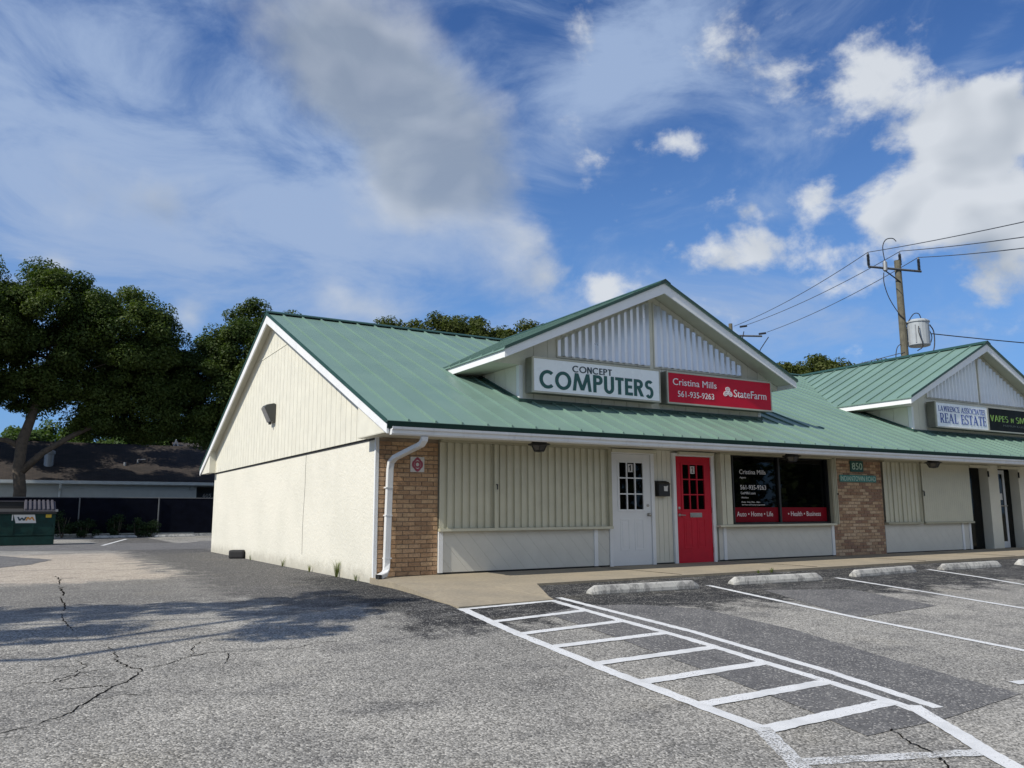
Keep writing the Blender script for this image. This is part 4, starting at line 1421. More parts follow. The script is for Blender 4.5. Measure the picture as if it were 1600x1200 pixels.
# recessed entrances with a square column between
box(16.462, 16.918, -0.02, 0.23, 0.09, 2.20).obj('column', M['siding'], B)
box(17.86, 18.30, -0.02, 0.23, 0.09, 2.20).obj('column', M['siding'], B)
box(15.565, 16.46, -0.10, -0.03, 2.115, 2.185).obj('shutter_housing', M['shutter'], B, bevel=0.006)
box(16.93, 17.86, -0.10, -0.03, 2.115, 2.185).obj('shutter_housing', M['shutter'], B, bevel=0.006)
for x in (16.44, 17.845):
    box(x, x + 0.02, -0.055, -0.021, 1.90, 2.05).obj('shutter_latch', M['black'], B)
d3 = box(15.57, 16.45, 0.205, 0.225, 0.10, 2.12).obj('door', M['glass'], B, label='dark glass door in the first recess')
d4 = MB().box(16.935, 17.03, 0.19, 0.235, 0.11, 2.10).box(17.48, 17.57, 0.19, 0.235, 0.11, 2.10).box(17.03, 17.48, 0.19, 0.235, 0.11, 0.27).box(17.03, 17.48, 0.19, 0.235, 2.0, 2.10).obj('door', M['alu'], B, label='glass door in a white aluminium frame with a push bar')
box(17.03, 17.48, 0.205, 0.212, 0.27, 2.0).obj('pane', M['glass'], d4)
MB().tube([(16.96, 0.16, 1.18), (17.55, 0.16, 1.18)], 0.015, 8).tube([(17.05, 0.16, 1.14), (17.05, 0.13, 1.10), (17.05, 0.13, 0.98), (17.12, 0.16, 0.93)], 0.012, 6).obj('push_bar', M['steel'], d4)
box(17.31, 17.42, 0.200, 0.2045, 1.33, 1.50).obj('notice', M['paper'], d4)
box(17.575, 17.855, 0.21, 0.22, 0.1, 2.1).obj('side_light', M['glass'], B)
shutter(18.35, 22.0, 0.80, 2.165, 0.1625, label='closed beige ribbed shutter beyond the recessed doors')
bulkhead(18.35, 22.0, 0.10, 0.752, [(18.35, 18.42)], R(42))


# ------------------------------------------------------------------ front gables
def dormer(cx, by, wy, hw, wall_hw, ez, rz, sheet_mat, rib_pitch, xl, xr):
    d = bpy.data.objects.new('front_gable', None)
    COL.objects.link(d)
    d.parent = B
    sl = (rz - ez) / hw
    yv = EY + (ez - EZ) / SL            # where the eave meets the main roof
    zr = lambda x_: rz - sl * abs(x_ - cx)
    # roof panels run down the slope, side by side along y
    k = 0
    y = by - 0.03
    while y < RY + 0.3:
        w = PW * (0.9 if k == 0 else 1.0)
        yend = y + w
        for s in (-1, 1):
            # stop the pan where it dives under the main roof
            zlow = max(ez - 0.03 * sl, EZ + SL * (y - EY) - 0.25)
            xa = cx + s * (rz - zlow) / sl
            if abs(xa - cx) < 0.25:
                continue
            m2 = MB()
            pts = [(xa, zlow - 0.022), (cx, rz - 0.022), (cx, rz), (xa, zlow)]
            m2.prism(pts, 'y', y, yend - 0.0005)
            m2.prism([(xa, zlow + 0.0005), (cx, rz + 0.0005), (cx, rz + 0.034), (xa, zlow + 0.034)], 'y', y - 0.013 if k else y, y + 0.013)
            m2.obj('roof_panel', M['roof'], d)
        y = yend
        k += 1
    MB().prism([(cx - 0.13, rz - 0.03), (cx, rz + 0.045), (cx + 0.13, rz - 0.03), (cx + 0.13, rz - 0.01), (cx, rz + 0.062), (cx - 0.13, rz - 0.01)], 'y', by - 0.04, RY + 0.1).obj('ridge_cap', M['roof_trim'], d)
    # barge boards
    for s in (-1, 1):
        xe = cx + s * hw
        MB().prism([(xe, ez - 0.025), (cx, rz - 0.025), (cx, rz - 0.225), (xe, ez - 0.165)], 'y', by, by + 0.03).obj('barge_board', M['white'], d)
        MB().prism([(xe + s * 0.01, ez - 0.022), (cx, rz - 0.022), (cx, rz + 0.036), (xe + s * 0.01, ez + 0.03)], 'y', by - 0.033, by - 0.018 - 0.001 * s).obj('rake_trim', M['roof_trim'], d)
        # side fascia, sloping soffit of the rake and level soffit of the side eave
        box(min(xe, xe - s * 0.025), max(xe, xe - s * 0.025), by + 0.031, yv + 0.25, ez - 0.16, ez - 0.03).obj('fascia', M['white'], d)
        xi = cx + s * (hw - 0.03)
        MB().prism([(xi, zr(xi) - 0.05), (cx, rz - 0.05), (cx, rz - 0.085), (xi, zr(xi) - 0.085)], 'y', by + 0.031, wy + 0.02).obj('rake_soffit', M['soffit'], d)
        xw = cx + s * (wall_hw - 0.01)
        box(min(xi, xw), max(xi, xw), wy - 0.0, yv + 0.2, ez - 0.16, ez - 0.145).obj('soffit', M['soffit'], d)
        MB().prism([(xi, ez - 0.16), (xi, zr(xi) - 0.09), (xw, zr(xw) - 0.09), (xw, ez - 0.16)], 'y', wy - 0.012, wy - 0.002).obj('eave_return', M['siding'], d)
    # front wall in upright boards
    zb = EZ + SL * (wy - EY) - 0.25
    pent = [(cx - wall_hw, zb), (cx + wall_hw, zb), (cx + wall_hw, zr(cx + wall_hw) - 0.10), (cx, rz - 0.10), (cx - wall_hw, zr(cx - wall_hw) - 0.10)]
    wl = MB().prism(pent, 'y', wy + 0.012, wy + 0.08).obj('gable_wall', M['siding'], d)
    mb_ = MB()
    for bd in boards(pent, 0.303, 0.009, 'y', 0, 0):
        mb_.prism(bd, 'y', wy, wy + 0.0118)
    mb_.obj('gable_siding', M['siding'], d)
    for s in (-1, 1):
        xw = cx + s * wall_hw
        mb_ = MB().box(min(xw, xw - s * 0.08), max(xw, xw - s * 0.08), wy + 0.0805, yv + 0.3, zb, ez - 0.165)
        yb = wy + 0.10
        while yb < yv:
            mb_.box(min(xw, xw + s * 0.012), max(xw, xw + s * 0.012), yb, yb + 0.391, zb, ez - 0.165)
            yb += 0.40
        mb_.obj('side_siding', M['siding'], d)
        box(min(xw - s * 0.06, xw + s * 0.014), max(xw - s * 0.06, xw + s * 0.014), wy - 0.014, wy + 0.09, zb, ez - 0.166).obj('corner_board', M['white'], d)
        # flashing up the side
        MB().prism([(wy - 0.05, roof_z(wy - 0.05) + 0.015), (yv, roof_z(yv) + 0.015), (yv, roof_z(yv) + 0.065), (wy - 0.05, roof_z(wy - 0.05) + 0.065)], 'x', min(xw + s * 0.016, xw + s * 0.04), max(xw + s * 0.016, xw + s * 0.04)).obj('flashing', M['roof_trim'], d)
    box(cx - wall_hw - 0.03, cx + wall_hw + 0.03, wy - 0.045, wy - 0.015, roof_z(wy - 0.04) + 0.002, roof_z(wy - 0.04) + 0.062).obj('flashing', M['roof_trim'], d)
    # corrugated sheets left and right of the middle post
    zbot = 3.92
    for (a, b_) in ((xl, cx - 0.03), (cx + 0.13, xr)):
        ztop = lambda x_: (zr(x_ - (cx_s - cx)) - 0.27)
        cx_s = cx + 0.05
        n = int((b_ - a) / rib_pitch)
        xs_, ys_ = [], []
        for i in range(n + 1):
            for (fx, fy_) in ((0.0, 0.0), (0.44, 0.0), (0.76, -0.055), (0.97, -0.055)):
                xx = a + (i + fx) * rib_pitch
                if xx <= b_:
                    xs_.append(xx)
                    ys_.append(wy - 0.012 + fy_)
        vs, fs = [], []
        for xx, yy in zip(xs_, ys_):
            vs += [(xx, yy, zbot), (xx, yy, max(zbot + 0.02, ztop(xx)))]
            vs += [(xx, yy + 0.003, zbot), (xx, yy + 0.003, max(zbot + 0.02, ztop(xx)))]
        for i in range(len(xs_) - 1):
            p = 4 * i
            q = p + 4
            fs += [(p, q, q + 1, p + 1), (p + 2, p + 3, q + 3, q + 2), (p, p + 2, q + 2, q), (p + 1, q + 1, q + 3, p + 3)]
        MB().add(vs, fs).obj('corrugated_sheet', M[sheet_mat], d)
        # thin wooden frame
        f_ = MB().box(a - 0.03, b_ + 0.03, wy - 0.022, wy - 0.0005, zbot - 0.035, zbot - 0.004)
        for xx in (a, b_):
            f_.box(xx - 0.03 if xx == a else xx + 0.004, xx - 0.004 if xx == a else xx + 0.03, wy - 0.022, wy - 0.0005, zbot - 0.003, ztop(xx) + 0.03)
        f_.prism([(a, ztop(a) + 0.004), (b_, ztop(b_) + 0.004), (b_, ztop(b_) + 0.034), (a, ztop(a) + 0.034)], 'y', wy - 0.0205, wy - 0.0006)
        f_.obj('sheet_frame', M['soffit'], d)
    return d


dormer(5.92, 0.0, 0.52, 3.63, 3.03, 3.838, 5.515, 'sheet', 0.157, 3.72, 8.41)
dormer(17.25, 0.13, 0.52, 3.50, 2.93, 3.80, 5.49, 'sheet_white', 0.157, 15.0, 20.0)


# ================================================================== signs on the building
def sign_box(label, x0, x1, z0, z1, y_face, face, group=None):
    t = thing('shop_sign', label, 'sign', ((x0 + x1) / 2, 0.40, z0), 0, group)
    ox, oz = (x0 + x1) / 2, z0
    L = lambda a: a - ox
    yf = y_face - 0.40
    MB().box(L(x0) + 0.004, L(x1) - 0.004, yf + 0.02, 0.068, 0.004, z1 - oz - 0.004).obj('cabinet', M['sign_side'], t)
    f = 0.032
    MB().box(L(x0), L(x1), yf - 0.006, yf + 0.03, 0, f).box(L(x0), L(x1), yf - 0.006, yf + 0.03, z1 - oz - f, z1 - oz).box(L(x0), L(x0) + f, yf - 0.0055, yf + 0.03, f, z1 - oz - f).box(L(x1) - f, L(x1), yf - 0.0055, yf + 0.03, f, z1 - oz - f).obj('sign_frame', M['sign_frame'], t)
    box(L(x0) + f, L(x1) - f, yf, yf + 0.018, f, z1 - oz - f).obj('sign_face', M[face], t)
    return t, L, oz, yf - 0.0005


def at(t):
    """letters are written in world metres; shift them under the sign's origin"""
    for ch in t.children:
        if ch.name.split('.')[0] in ('lettering', 'emblem') and 'done' not in ch:
            ch.location = (-t.location.x, -t.location.y, -t.location.z)
            ch['done'] = 1


YF = 0.23
t, *_ = sign_box('white box sign with bold dark green capitals on the nearer front gable', 2.985, 5.93, 3.15, 3.80, YF, 'sign_white')
glyph_text('CONCEPT', 3.845, 4.745, 3.580, 3.700, YF, M['ink_dark'], t, 0.165, 0.15, 0, gap=0.10)
glyph_text('COMPUTERS', 3.13, 5.745, 3.24, 3.565, YF, M['ink_green'], t, 0.205, 0.175, 0, gap=0.09)
at(t)
t, *_ = sign_box('red box sign with white lettering on the nearer front gable', 6.10, 9.02, 3.15, 3.80, YF, 'sign_red')
fit_text('Cristina Mills', 6.25, 7.42, 3.53, 3.665, YF, M['ink_white'], t)
fit_text('561-935-9263', 6.37, 7.34, 3.30, 3.42, YF, M['ink_white'], t)
fit_text('StateFarm', 7.905, 8.855, 3.395, 3.555, YF, M['ink_white'], t)
mb = MB()
for i, (cx_, cz_, rot) in enumerate(((7.735, 3.545, 0), (7.672, 3.452, 0.5), (7.798, 3.452, -0.5))):
    for q in ring(0, 0, 0.066, 0.050, 0, 2 * math.pi, 0.020, 0.018, 20) + ring(0, 0, 0.034, 0.022, 0, 2 * math.pi, 0.020, 0.015, 14):
        p = [(cx_ + a * math.cos(rot) - b_ * math.sin(rot), cz_ + a * math.sin(rot) + b_ * math.cos(rot)) for a, b_ in q]
        d_ = 0.004 + i * 0.001
        mb.add([(a, YF - d_, b_) for a, b_ in p] + [(a, YF + 0.001, b_) for a, b_ in p], [(0, 1, 2, 3)] + [(k, (k + 1) % 4, 4 + (k + 1) % 4, 4 + k) for k in range(4)])
mb.obj('emblem', M['ink_white'], t)
at(t)
t, *_ = sign_box('white box sign with blue serif capitals on the farther front gable', 14.87, 17.16, 3.12, 3.78, YF, 'sign_white')
glyph_text('LAWRENCE ASSOCIATES', 14.99, 17.03, 3.535, 3.675, YF, M['ink_blue'], t, 0.13, 0.06, 0.05, gap=0.10)
glyph_text('REAL ESTATE', 15.03, 17.04, 3.245, 3.49, YF, M['ink_blue'], t, 0.15, 0.06, 0.06, gap=0.09)
at(t)
t, *_ = sign_box('black box sign with thin lime capitals on the farther front gable', 17.165, 19.75, 3.12, 3.78, YF, 'sign_black')
glyph_text('VAPES N SMOKE', 17.27, 19.55, 3.40, 3.565, YF, M['ink_lime'], t, 0.13, 0.11, 0, gap=0.12, small={6: 0.72})
fit_text('PREMIUM E-LIQUIDS', 17.85, 19.2, 3.27, 3.33, YF, M['ink_grey'], t)
at(t)

# ------------------------------------------------------------------ small things on the front
t = thing('house_number_plaque', 'small dark green plaque with pale house number on mottled brick', 'plaque', (11.33, 0, 1.915))
box(-0.225, 0.225, -0.032, -0.012, 0, 0.245).obj('plate', M['plaque'], t, bevel=0.02)
fit_text('850', 11.33 - 0.175, 11.33 + 0.175, 1.965, 2.115, -0.0322, M['ink_mint'], t, bold=0.0)
at(t)
t = thing('street_name_plaque', 'long faded teal plaque with the street name on mottled brick', 'plaque', (11.35, 0, 1.69))
box(-0.62, 0.62, -0.03, -0.012, 0, 0.155).obj('plate', M['plaque_teal'], t, bevel=0.004)
fit_text('INDIANTOWN ROAD', 11.35 - 0.60, 11.35 + 0.60, 1.715, 1.82, -0.0302, M['ink_mint'], t, bold=0.0)
at(t)
t = thing('fire_placard', 'square white placard with a crimson emblem on the corner brick pier', 'placard', (0.685, 0, 1.68))
box(-0.118, 0.118, -0.022, -0.0115, 0, 0.236).obj('plate', M['paper'], t)
mb = MB()
n = 48
pts = []
for i in range(n):
    a = 2 * math.pi * i / n
    rr = 0.094 + 0.014 * abs(math.cos(a)) ** 24 - 0.010 * abs(math.sin(2 * a)) ** 12
    pts.append((rr * math.sin(a), 0.118 + rr * 1.06 * math.cos(a)))
for q in [[pts[i], pts[(i + 1) % n], (pts[(i + 1) % n][0] * 0.62, 0.118 + (pts[(i + 1) % n][1] - 0.118) * 0.62), (pts[i][0] * 0.62, 0.118 + (pts[i][1] - 0.118) * 0.62)] for i in range(n)] + ring(0, 0.118, 0.054, 0.054, 0, 2 * math.pi, 0.026, 0.026, 24):
    mb.add([(p[0], -0.0245, p[1]) for p in q], [(0, 1, 2, 3)])
mb.obj('emblem', M['crimson'], t)['done'] = 1
t = thing('wall_mailbox', 'black letter box with torn white sticker between the white and red doors', 'mailbox', (5.665, 0.02, 1.335))
MB().prism([(-0.115, 0.0), (-0.005, 0.0), (-0.005, 0.275), (-0.085, 0.275), (-0.115, 0.235)], 'x', -0.135, 0.135).obj('body', M['black'], t, bevel=0.006)
MB().prism([(-0.122, 0.222), (-0.005, 0.282), (-0.005, 0.292), (-0.126, 0.232)], 'x', -0.142, 0.142).obj('lid', M['black'], t)
MB().prism([(-0.01, 0.10), (0.075, 0.095), (0.078, 0.16), (0.09, 0.20), (0.03, 0.185), (-0.012, 0.19)], 'y', -0.1175, -0.1155).obj('sticker', M['paper'], t)


def soffit_lamp(x, label, low=0.0):
    t = thing('porch_lamp', label, 'lamp', (x, -0.55, 2.203), 0, 'black lantern lamps under the front eave')
    MB().lathe((0, 0, 0), [(0.12, 0.0), (0.13, -0.035), (0.185, -0.045), (0.185, -0.062), (0.145, -0.072)], 12).obj('canopy', M['black'], t)
    MB().lathe((0, 0, 0), [(0.135, -0.073), (0.09, -0.155 - low), (0.085, -0.16 - low)], 6).obj('glass_shade', M['lamp_dark'], t)
    mb_ = MB()
    for k in range(6):
        a = 2 * math.pi * k / 6
        mb_.tube([(0.138 * math.cos(a), 0.138 * math.sin(a), -0.070), (0.092 * math.cos(a), 0.092 * math.sin(a), -0.158 - low)], 0.007, 5)
    mb_.lathe((0, 0, 0), [(0.094, -0.155 - low), (0.094, -0.170 - low), (0.02, -0.182 - low)], 6)
    mb_.obj('cage', M['black'], t)


soffit_lamp(2.62, 'black lantern lamp under the eave before the accordion shutters')
soffit_lamp(8.63, 'black lantern lamp under the eave before the dark shop window')
soffit_lamp(13.35, 'black lantern lamp under the eave right of the mottled brick pier')

t = thing('floodlight', 'grey wall pack floodlight on the side gable siding', 'floodlight', (-0.036, 6.12, 3.22))
MB().prism([(-0.0, 0.19), (-0.05, 0.21), (-0.21, 0.17), (-0.24, 0.12), (-0.10, -0.19), (-0.0, -0.21)], 'y', -0.17, 0.17).obj('housing', plain('floodlight_grey', (0.055, 0.058, 0.056), 0.5, var=0.2, stain=0.2), t, bevel=0.012)
MB().prism([(-0.245, 0.115), (-0.252, 0.108), (-0.112, -0.192), (-0.102, -0.186)], 'y', -0.14, 0.14).obj('lens', M['lamp_glass'], t)
MB().tube([(-0.09, -0.02, -0.20), (-0.09, -0.02, -0.25)], 0.03, 8).obj('photocell', M['black'], t)
# rod bracket up in the gable peak is part of the siding joint

# ------------------------------------------------------------------ wheel stops
stop_me = MB()
L_ = 1.80
prof = lambda w, h: [(-w / 2, 0), (w / 2, 0), (w / 2 - 0.01, h * 0.45), (w / 2 - 0.045, h), (-w / 2 + 0.045, h), (-w / 2 + 0.01, h * 0.45)]
secs = [(-L_ / 2, 0.86, 0.55), (-L_ / 2 + 0.10, 1.0, 1.0), (0, 1, 1), (L_ / 2 - 0.10, 1, 1.0), (L_ / 2, 0.86, 0.55)]
vs, fs = [], []
for i, (xx, kw, kh) in enumerate(secs):
    vs += [(xx, p[0], p[1]) for p in prof(0.165 * kw, 0.108 * kh)]
    if i:
        fs += [((i - 1) * 6 + k, (i - 1) * 6 + (k + 1) % 6, i * 6 + (k + 1) % 6, i * 6 + k) for k in range(6)]
fs += [tuple(range(6)), tuple(reversed(range(24, 30)))]
bm_me = MB().add(vs, fs).mesh('wheel_stop', M['stop'], bevel=0.012)
for (xx, yy, rz, lab) in [(2.64, -3.12, -0.03, 'long stained concrete wheel stop beside the ladder marking'), (5.18, -3.10, -0.05, 'clean pale wheel stop in the stall before the dark shop window'),
                          (7.82, -3.02, 0.08, 'black streaked wheel stop before the mottled brick pier'), (10.37, -2.98, -0.01, 'pale wheel stop before the beige shuttered window right of the brick pier'), (12.87, -2.96, 0.0, 'wheel stop before the recessed glass doors')]:
    o = link('wheel_stop', bm_me, None, (xx, yy, gz(yy, xx) - 0.004))
    o.rotation_euler = (R(3.4), 0, rz)
    tag(o, lab, 'wheel stop', 'concrete wheel stops along the walk')
for (xx, yy, rz, lab) in [(-0.95, 30.2, 0.0, 'faded white wheel stop by the black fence between the shrubs'), (1.6, 30.2, 0.05, 'small grey wheel stop at the foot of a fence post')]:
    o = link('wheel_stop', bm_me, None, (xx, yy, 0.001))
    o.rotation_euler = (0, 0, rz)
    tag(o, lab, 'wheel stop', 'wheel stops along the back fence')

o = MB().box(-0.18, 0.18, -0.13, 0.13, 0.0, 0.20).obj('rubber_block', M['black_plastic'], None, bevel=0.045, loc=(-0.15, 8.55, 0.0))
o.rotation_euler = (0, 0, R(-28))
tag(o, 'black rubber block lying at the foot of the stucco side wall', 'block')

# ================================================================== foliage
def leaf_cloud(centres, radii, per, size, squash=0.75, seed=1, flat=0.5):
    """leaf-sized quads spread through clumps; returns verts, faces arrays"""
    r_ = np.random.default_rng(seed)
    cs, ns = [], []
    for c_, rad, n_ in zip(centres, radii, per):
        d_ = r_.normal(size=(n_, 3))
        d_ /= np.linalg.norm(d_, axis=1)[:, None]
        rr = rad * (r_.random(n_) ** 0.45)
        p = d_ * rr[:, None]
        p[:, 2] *= squash
        cs.append(np.array(c_) + p)
        nn = d_ * 0.7 + r_.normal(size=(n_, 3)) * flat
        nn[:, 2] += 0.55
        ns.append(nn)
    c_ = np.concatenate(cs)
    nn = np.concatenate(ns)
    nn /= np.linalg.norm(nn, axis=1)[:, None]
    m_ = len(c_)
    a = np.cross(nn, r_.normal(size=(m_, 3)))
    a /= np.linalg.norm(a, axis=1)[:, None]
    b_ = np.cross(nn, a)
    s_ = size * (0.6 + 0.8 * r_.random(m_))[:, None]
    bend = nn * s_ * 0.25
    V = np.stack([c_ - a * s_, c_ - b_ * s_ * 0.55 + bend, c_ + a * s_, c_ + b_ * s_ * 0.55 + bend], 1).reshape(-1, 3)
    return V


def quads_mesh(name, V, mat):
    n = len(V) // 4
    me = bpy.data.meshes.new(name)
    me.vertices.add(n * 4)
    me.vertices.foreach_set('co', V.astype(np.float32).ravel())
    me.loops.add(n * 4)
    me.loops.foreach_set('vertex_index', np.arange(n * 4, dtype=np.int32))
    me.polygons.add(n)
    me.polygons.foreach_set('loop_start', np.arange(0, n * 4, 4, dtype=np.int32))
    me.update(calc_edges=True)
    me.materials.append(mat)
    return me


def crown_points(c_, rx, ry, rz, n, seed, shell=0.55, low=-0.75):
    r_ = np.random.default_rng(seed)
    out = []
    while len(out) < n:
        p = r_.normal(size=3)
        p /= np.linalg.norm(p)
        if p[2] < low:
            continue
        k = shell + (1 - shell) * r_.random()
        out.append((c_[0] + p[0] * rx * k, c_[1] + p[1] * ry * k, c_[2] + p[2] * rz * k))
    return out


def tree(label, cat, base, lobes, trunk, leaf, leafsize, clump, per, seed, name='oak_tree', group=None, limbs=True):
    """lobes: (centre offset, radii, clump count); trunk: list of (offset, radius)"""
    t = thing(name, label, cat, base, 0, group)
    cen = []
    for (c_, rad, n_) in lobes:
        cen += crown_points(c_, *rad, n_, seed + len(cen))
    r_ = random.Random(seed)
    radii = [clump * r_.uniform(0.65, 1.25) for _ in cen]
    per_ = [int(per * r_.uniform(0.6, 1.3)) for _ in cen]
    V = leaf_cloud(cen, radii, per_, leafsize, seed=seed)
    link('crown', quads_mesh('crown', V, M[leaf]), t)
    mb_ = MB()
    if trunk:
        mb_.tube([p for p, _ in trunk], [q for _, q in trunk], 10)
        if limbs:
            top = Vector(trunk[-1][0])
            for c_ in r_.sample(cen, min(len(cen), 16)):
                e_ = Vector(c_)
                st = Vector(trunk[-2][0]).lerp(top, r_.random())
                mid_ = st.lerp(e_, 0.5) + Vector((r_.uniform(-.5, .5), r_.uniform(-.5, .5), r_.uniform(0.0, .8)))
                rr = trunk[-1][1] * 0.55
                mb_.tube([st, st.lerp(mid_, .5) + Vector((0, 0, .2)), mid_, e_], [rr, rr * .7, rr * .5, rr * .15], 6)
        mb_.obj('trunk', M['bark'], t, smooth=True)
    return t, mb_


CR = Vector((math.cos(YAW), -math.sin(YAW), 0))   # direction to the right across the view
CF = Vector((math.sin(YAW), math.cos(YAW), 0))    # direction away


def rel(a, b_, z):
    v_ = CR * a + CF * b_
    return (v_.x, v_.y, z)


# the big oak at the back of the drive
OX, OY = -4.95, 34.5
oak_trunk = [((0.02, 0, -0.1), 0.42), ((0.0, 0, 1.0), 0.33), ((0.05, 0, 2.2), 0.285), ((-0.1, 0, 3.3), 0.27), ((-0.05, 0, 4.6), 0.26), ((0.25, 0.1, 5.8), 0.22), ((0.6, 0.3, 7.4), 0.16), ((0.9, 0.3, 9.0), 0.1)]
t, _ = tree('big dark oak with a leaning trunk behind the black fence by the dumpster', 'tree', (OX, OY, 0),
            [((-3.0, 0, 10.3), (3.4, 3.2, 3.0), 100), ((0.6, 0, 10.6), (3.6, 3.2, 2.9), 110), ((3.6, -0.3, 9.8), (3.0, 2.8, 2.9), 92), ((5.6, 0, 8.2), (2.0, 2.4, 3.0), 68), ((-6.5, -4.5, 8.6), (3.0, 2.5, 2.5), 50), ((-4.2, -4.2, 7.4), (2.0, 1.8, 1.5), 24),
             ((-3.2, 0, 7.1), (3.0, 2.2, 1.5), 30), ((1.6, 0.2, 7.3), (2.8, 2.2, 1.3), 26), ((3.3, -0.2, 6.0), (1.2, 1.5, 1.2), 20), ((5.6, -0.1, 6.0), (1.6, 1.6, 1.4), 24), ((-0.6, 0.2, 6.5), (1.3, 1.3, 0.9), 8), ((-3.5, 6.0, 9.0), (4.5, 2.6, 2.2), 50), ((3.0, 6.5, 8.5), (3.5, 2.2, 2.0), 36)], oak_trunk, 'leaf_oak', 0.072, 0.78, 700, 3)
mb = MB()
mb.tube([(-0.1, -0.05, 3.0), (0.9, -0.2, 4.1), (2.0, -0.3, 4.9), (3.0, -0.3, 5.5), (4.4, -0.2, 6.6)], [0.20, 0.15, 0.13, 0.11, 0.05], 8)
mb.tube([(0.0, 0, 4.3), (-0.7, 0.2, 4.65), (-1.6, 0.3, 4.7), (-3.2, 0.3, 5.9)], [0.16, 0.12, 0.09, 0.04], 8)
mb.tube([(3.0, -0.3, 5.5), (4.0, -0.35, 5.75), (5.2, -0.3, 6.1)], [0.08, 0.06, 0.03], 6)
stuff(mb.obj('limb', M['bark'], t, smooth=True))
# the second oak between the first one and the roof
tree('dark oak rising just left of the green roof peak', 'tree', (5.2, 34.0, 0),
     [((0.5, 0, 9.7), (2.7, 2.4, 3.0), 76), ((-1.6, 0.3, 8.2), (1.8, 2.0, 2.9), 46), ((2.6, 0.5, 10.0), (2.4, 2.2, 2.5), 54), ((-1.5, 0.2, 5.7), (1.6, 1.8, 1.3), 26), ((0.5, 0, 6.5), (2.6, 2.6, 2.0), 44)],
     [((-0.6, 0, -0.1), 0.36), ((-0.6, 0, 2.5), 0.27), ((-0.3, 0, 5.0), 0.21), ((0, 0, 8.0), 0.1)], 'leaf_oak', 0.072, 0.76, 640, 21)
# round crowns showing above the ridge
BT = 'round tree crowns showing over the green ridge'
tree('low round tree crown over the ridge, leftmost of the three', 'tree', (18.3, 45.0, 0), [((0, 0, 12.9), (3.0, 2.8, 2.9), 80), ((1.5, -1, 11.5), (3.2, 3, 2.8), 50)],
     [((0, 0, 0), 0.35), ((0, 0, 6), 0.25), ((0, 0, 11), 0.1)], 'leaf_olive', 0.105, 0.85, 520, 31, group=BT, name='broadleaf_tree')
tree('widest round tree crown over the ridge, in the middle', 'tree', (22.8, 42.5, 0), [((0, 0, 12.5), (3.8, 3.4, 3.4), 110), ((3.0, -1.8, 11.6), (2.6, 2.4, 3.0), 50), ((-2.5, 1.5, 11.4), (2.6, 2.4, 3.0), 50)],
     [((0, 0, 0), 0.38), ((0, 0, 6), 0.28), ((0, 0, 11), 0.1)], 'leaf_olive', 0.105, 0.85, 520, 32, group=BT, name='broadleaf_tree')
tree('yellowish tree crown behind the nearer front gable slope', 'tree', (27.6, 39.7, 0), [((0, 0, 12.3), (2.8, 2.6, 3.2), 80), ((2.8, -1.6, 12.8), (2.4, 1.8, 2.9), 54), ((4.6, -2.8, 12.2), (2.2, 1.8, 2.7), 40), ((-3.0, 2.0, 11.4), (2.6, 2.2, 2.9), 50)],
     [((0, 0, 0), 0.33), ((0, 0, 6), 0.24), ((0, 0, 11), 0.1)], 'leaf_olive', 0.105, 0.85, 520, 33, group=BT, name='broadleaf_tree')
tree('broad olive tree crown seen between the two front gables', 'tree', (46.5, 30.5, 0), [((0, 0, 9.6), (6.0, 5.0, 3.2), 130), ((5.5, -3.0, 9.0), (4.4, 3.6, 3.2), 90), ((-5.5, 3.0, 9.3), (4.2, 3, 3.4), 90)],
     [((0, 0, 0), 0.4), ((0, 0, 5), 0.3), ((0, 0, 8), 0.1)], 'leaf_olive', 0.11, 0.9, 440, 34, name='broadleaf_tree')
# fresh green trees beyond the back building
for i, (xx, zt_, w_, lab) in enumerate([(-9.5, 6.9, 3.4, 'light green tree beyond the brown shingle roof, left of the oak trunk'), (-4.5, 7.3, 3.2, 'light green tree beyond the brown shingle roof under the big oak'),
                                        (-0.2, 7.6, 3.0, 'light green tree beyond the shingle roof below the oak limb'), (3.6, 7.9, 2.8, 'light green tree beyond the small white roof gable'), (7.6, 7.6, 3.0, 'light green tree beyond the roof beside the stucco wall')]):
    tree(lab, 'tree', (xx, 52.0 + (i % 2) * 1.5, 0), [((0, 0, zt_ - 2.0), (w_, w_, 2.0), 56), ((w_ * .6, 0, zt_ - 3.0), (w_ * .8, w_ * .8, 2.0), 34)], [((0, 0, 0), 0.25), ((0, 0, 2.0), 0.2), ((0, 0, zt_ - 1.5), 0.08)],
         'leaf_fresh', 0.13, 0.75, 300, 50 + i, name='broadleaf_tree', group='light green trees beyond the back building')

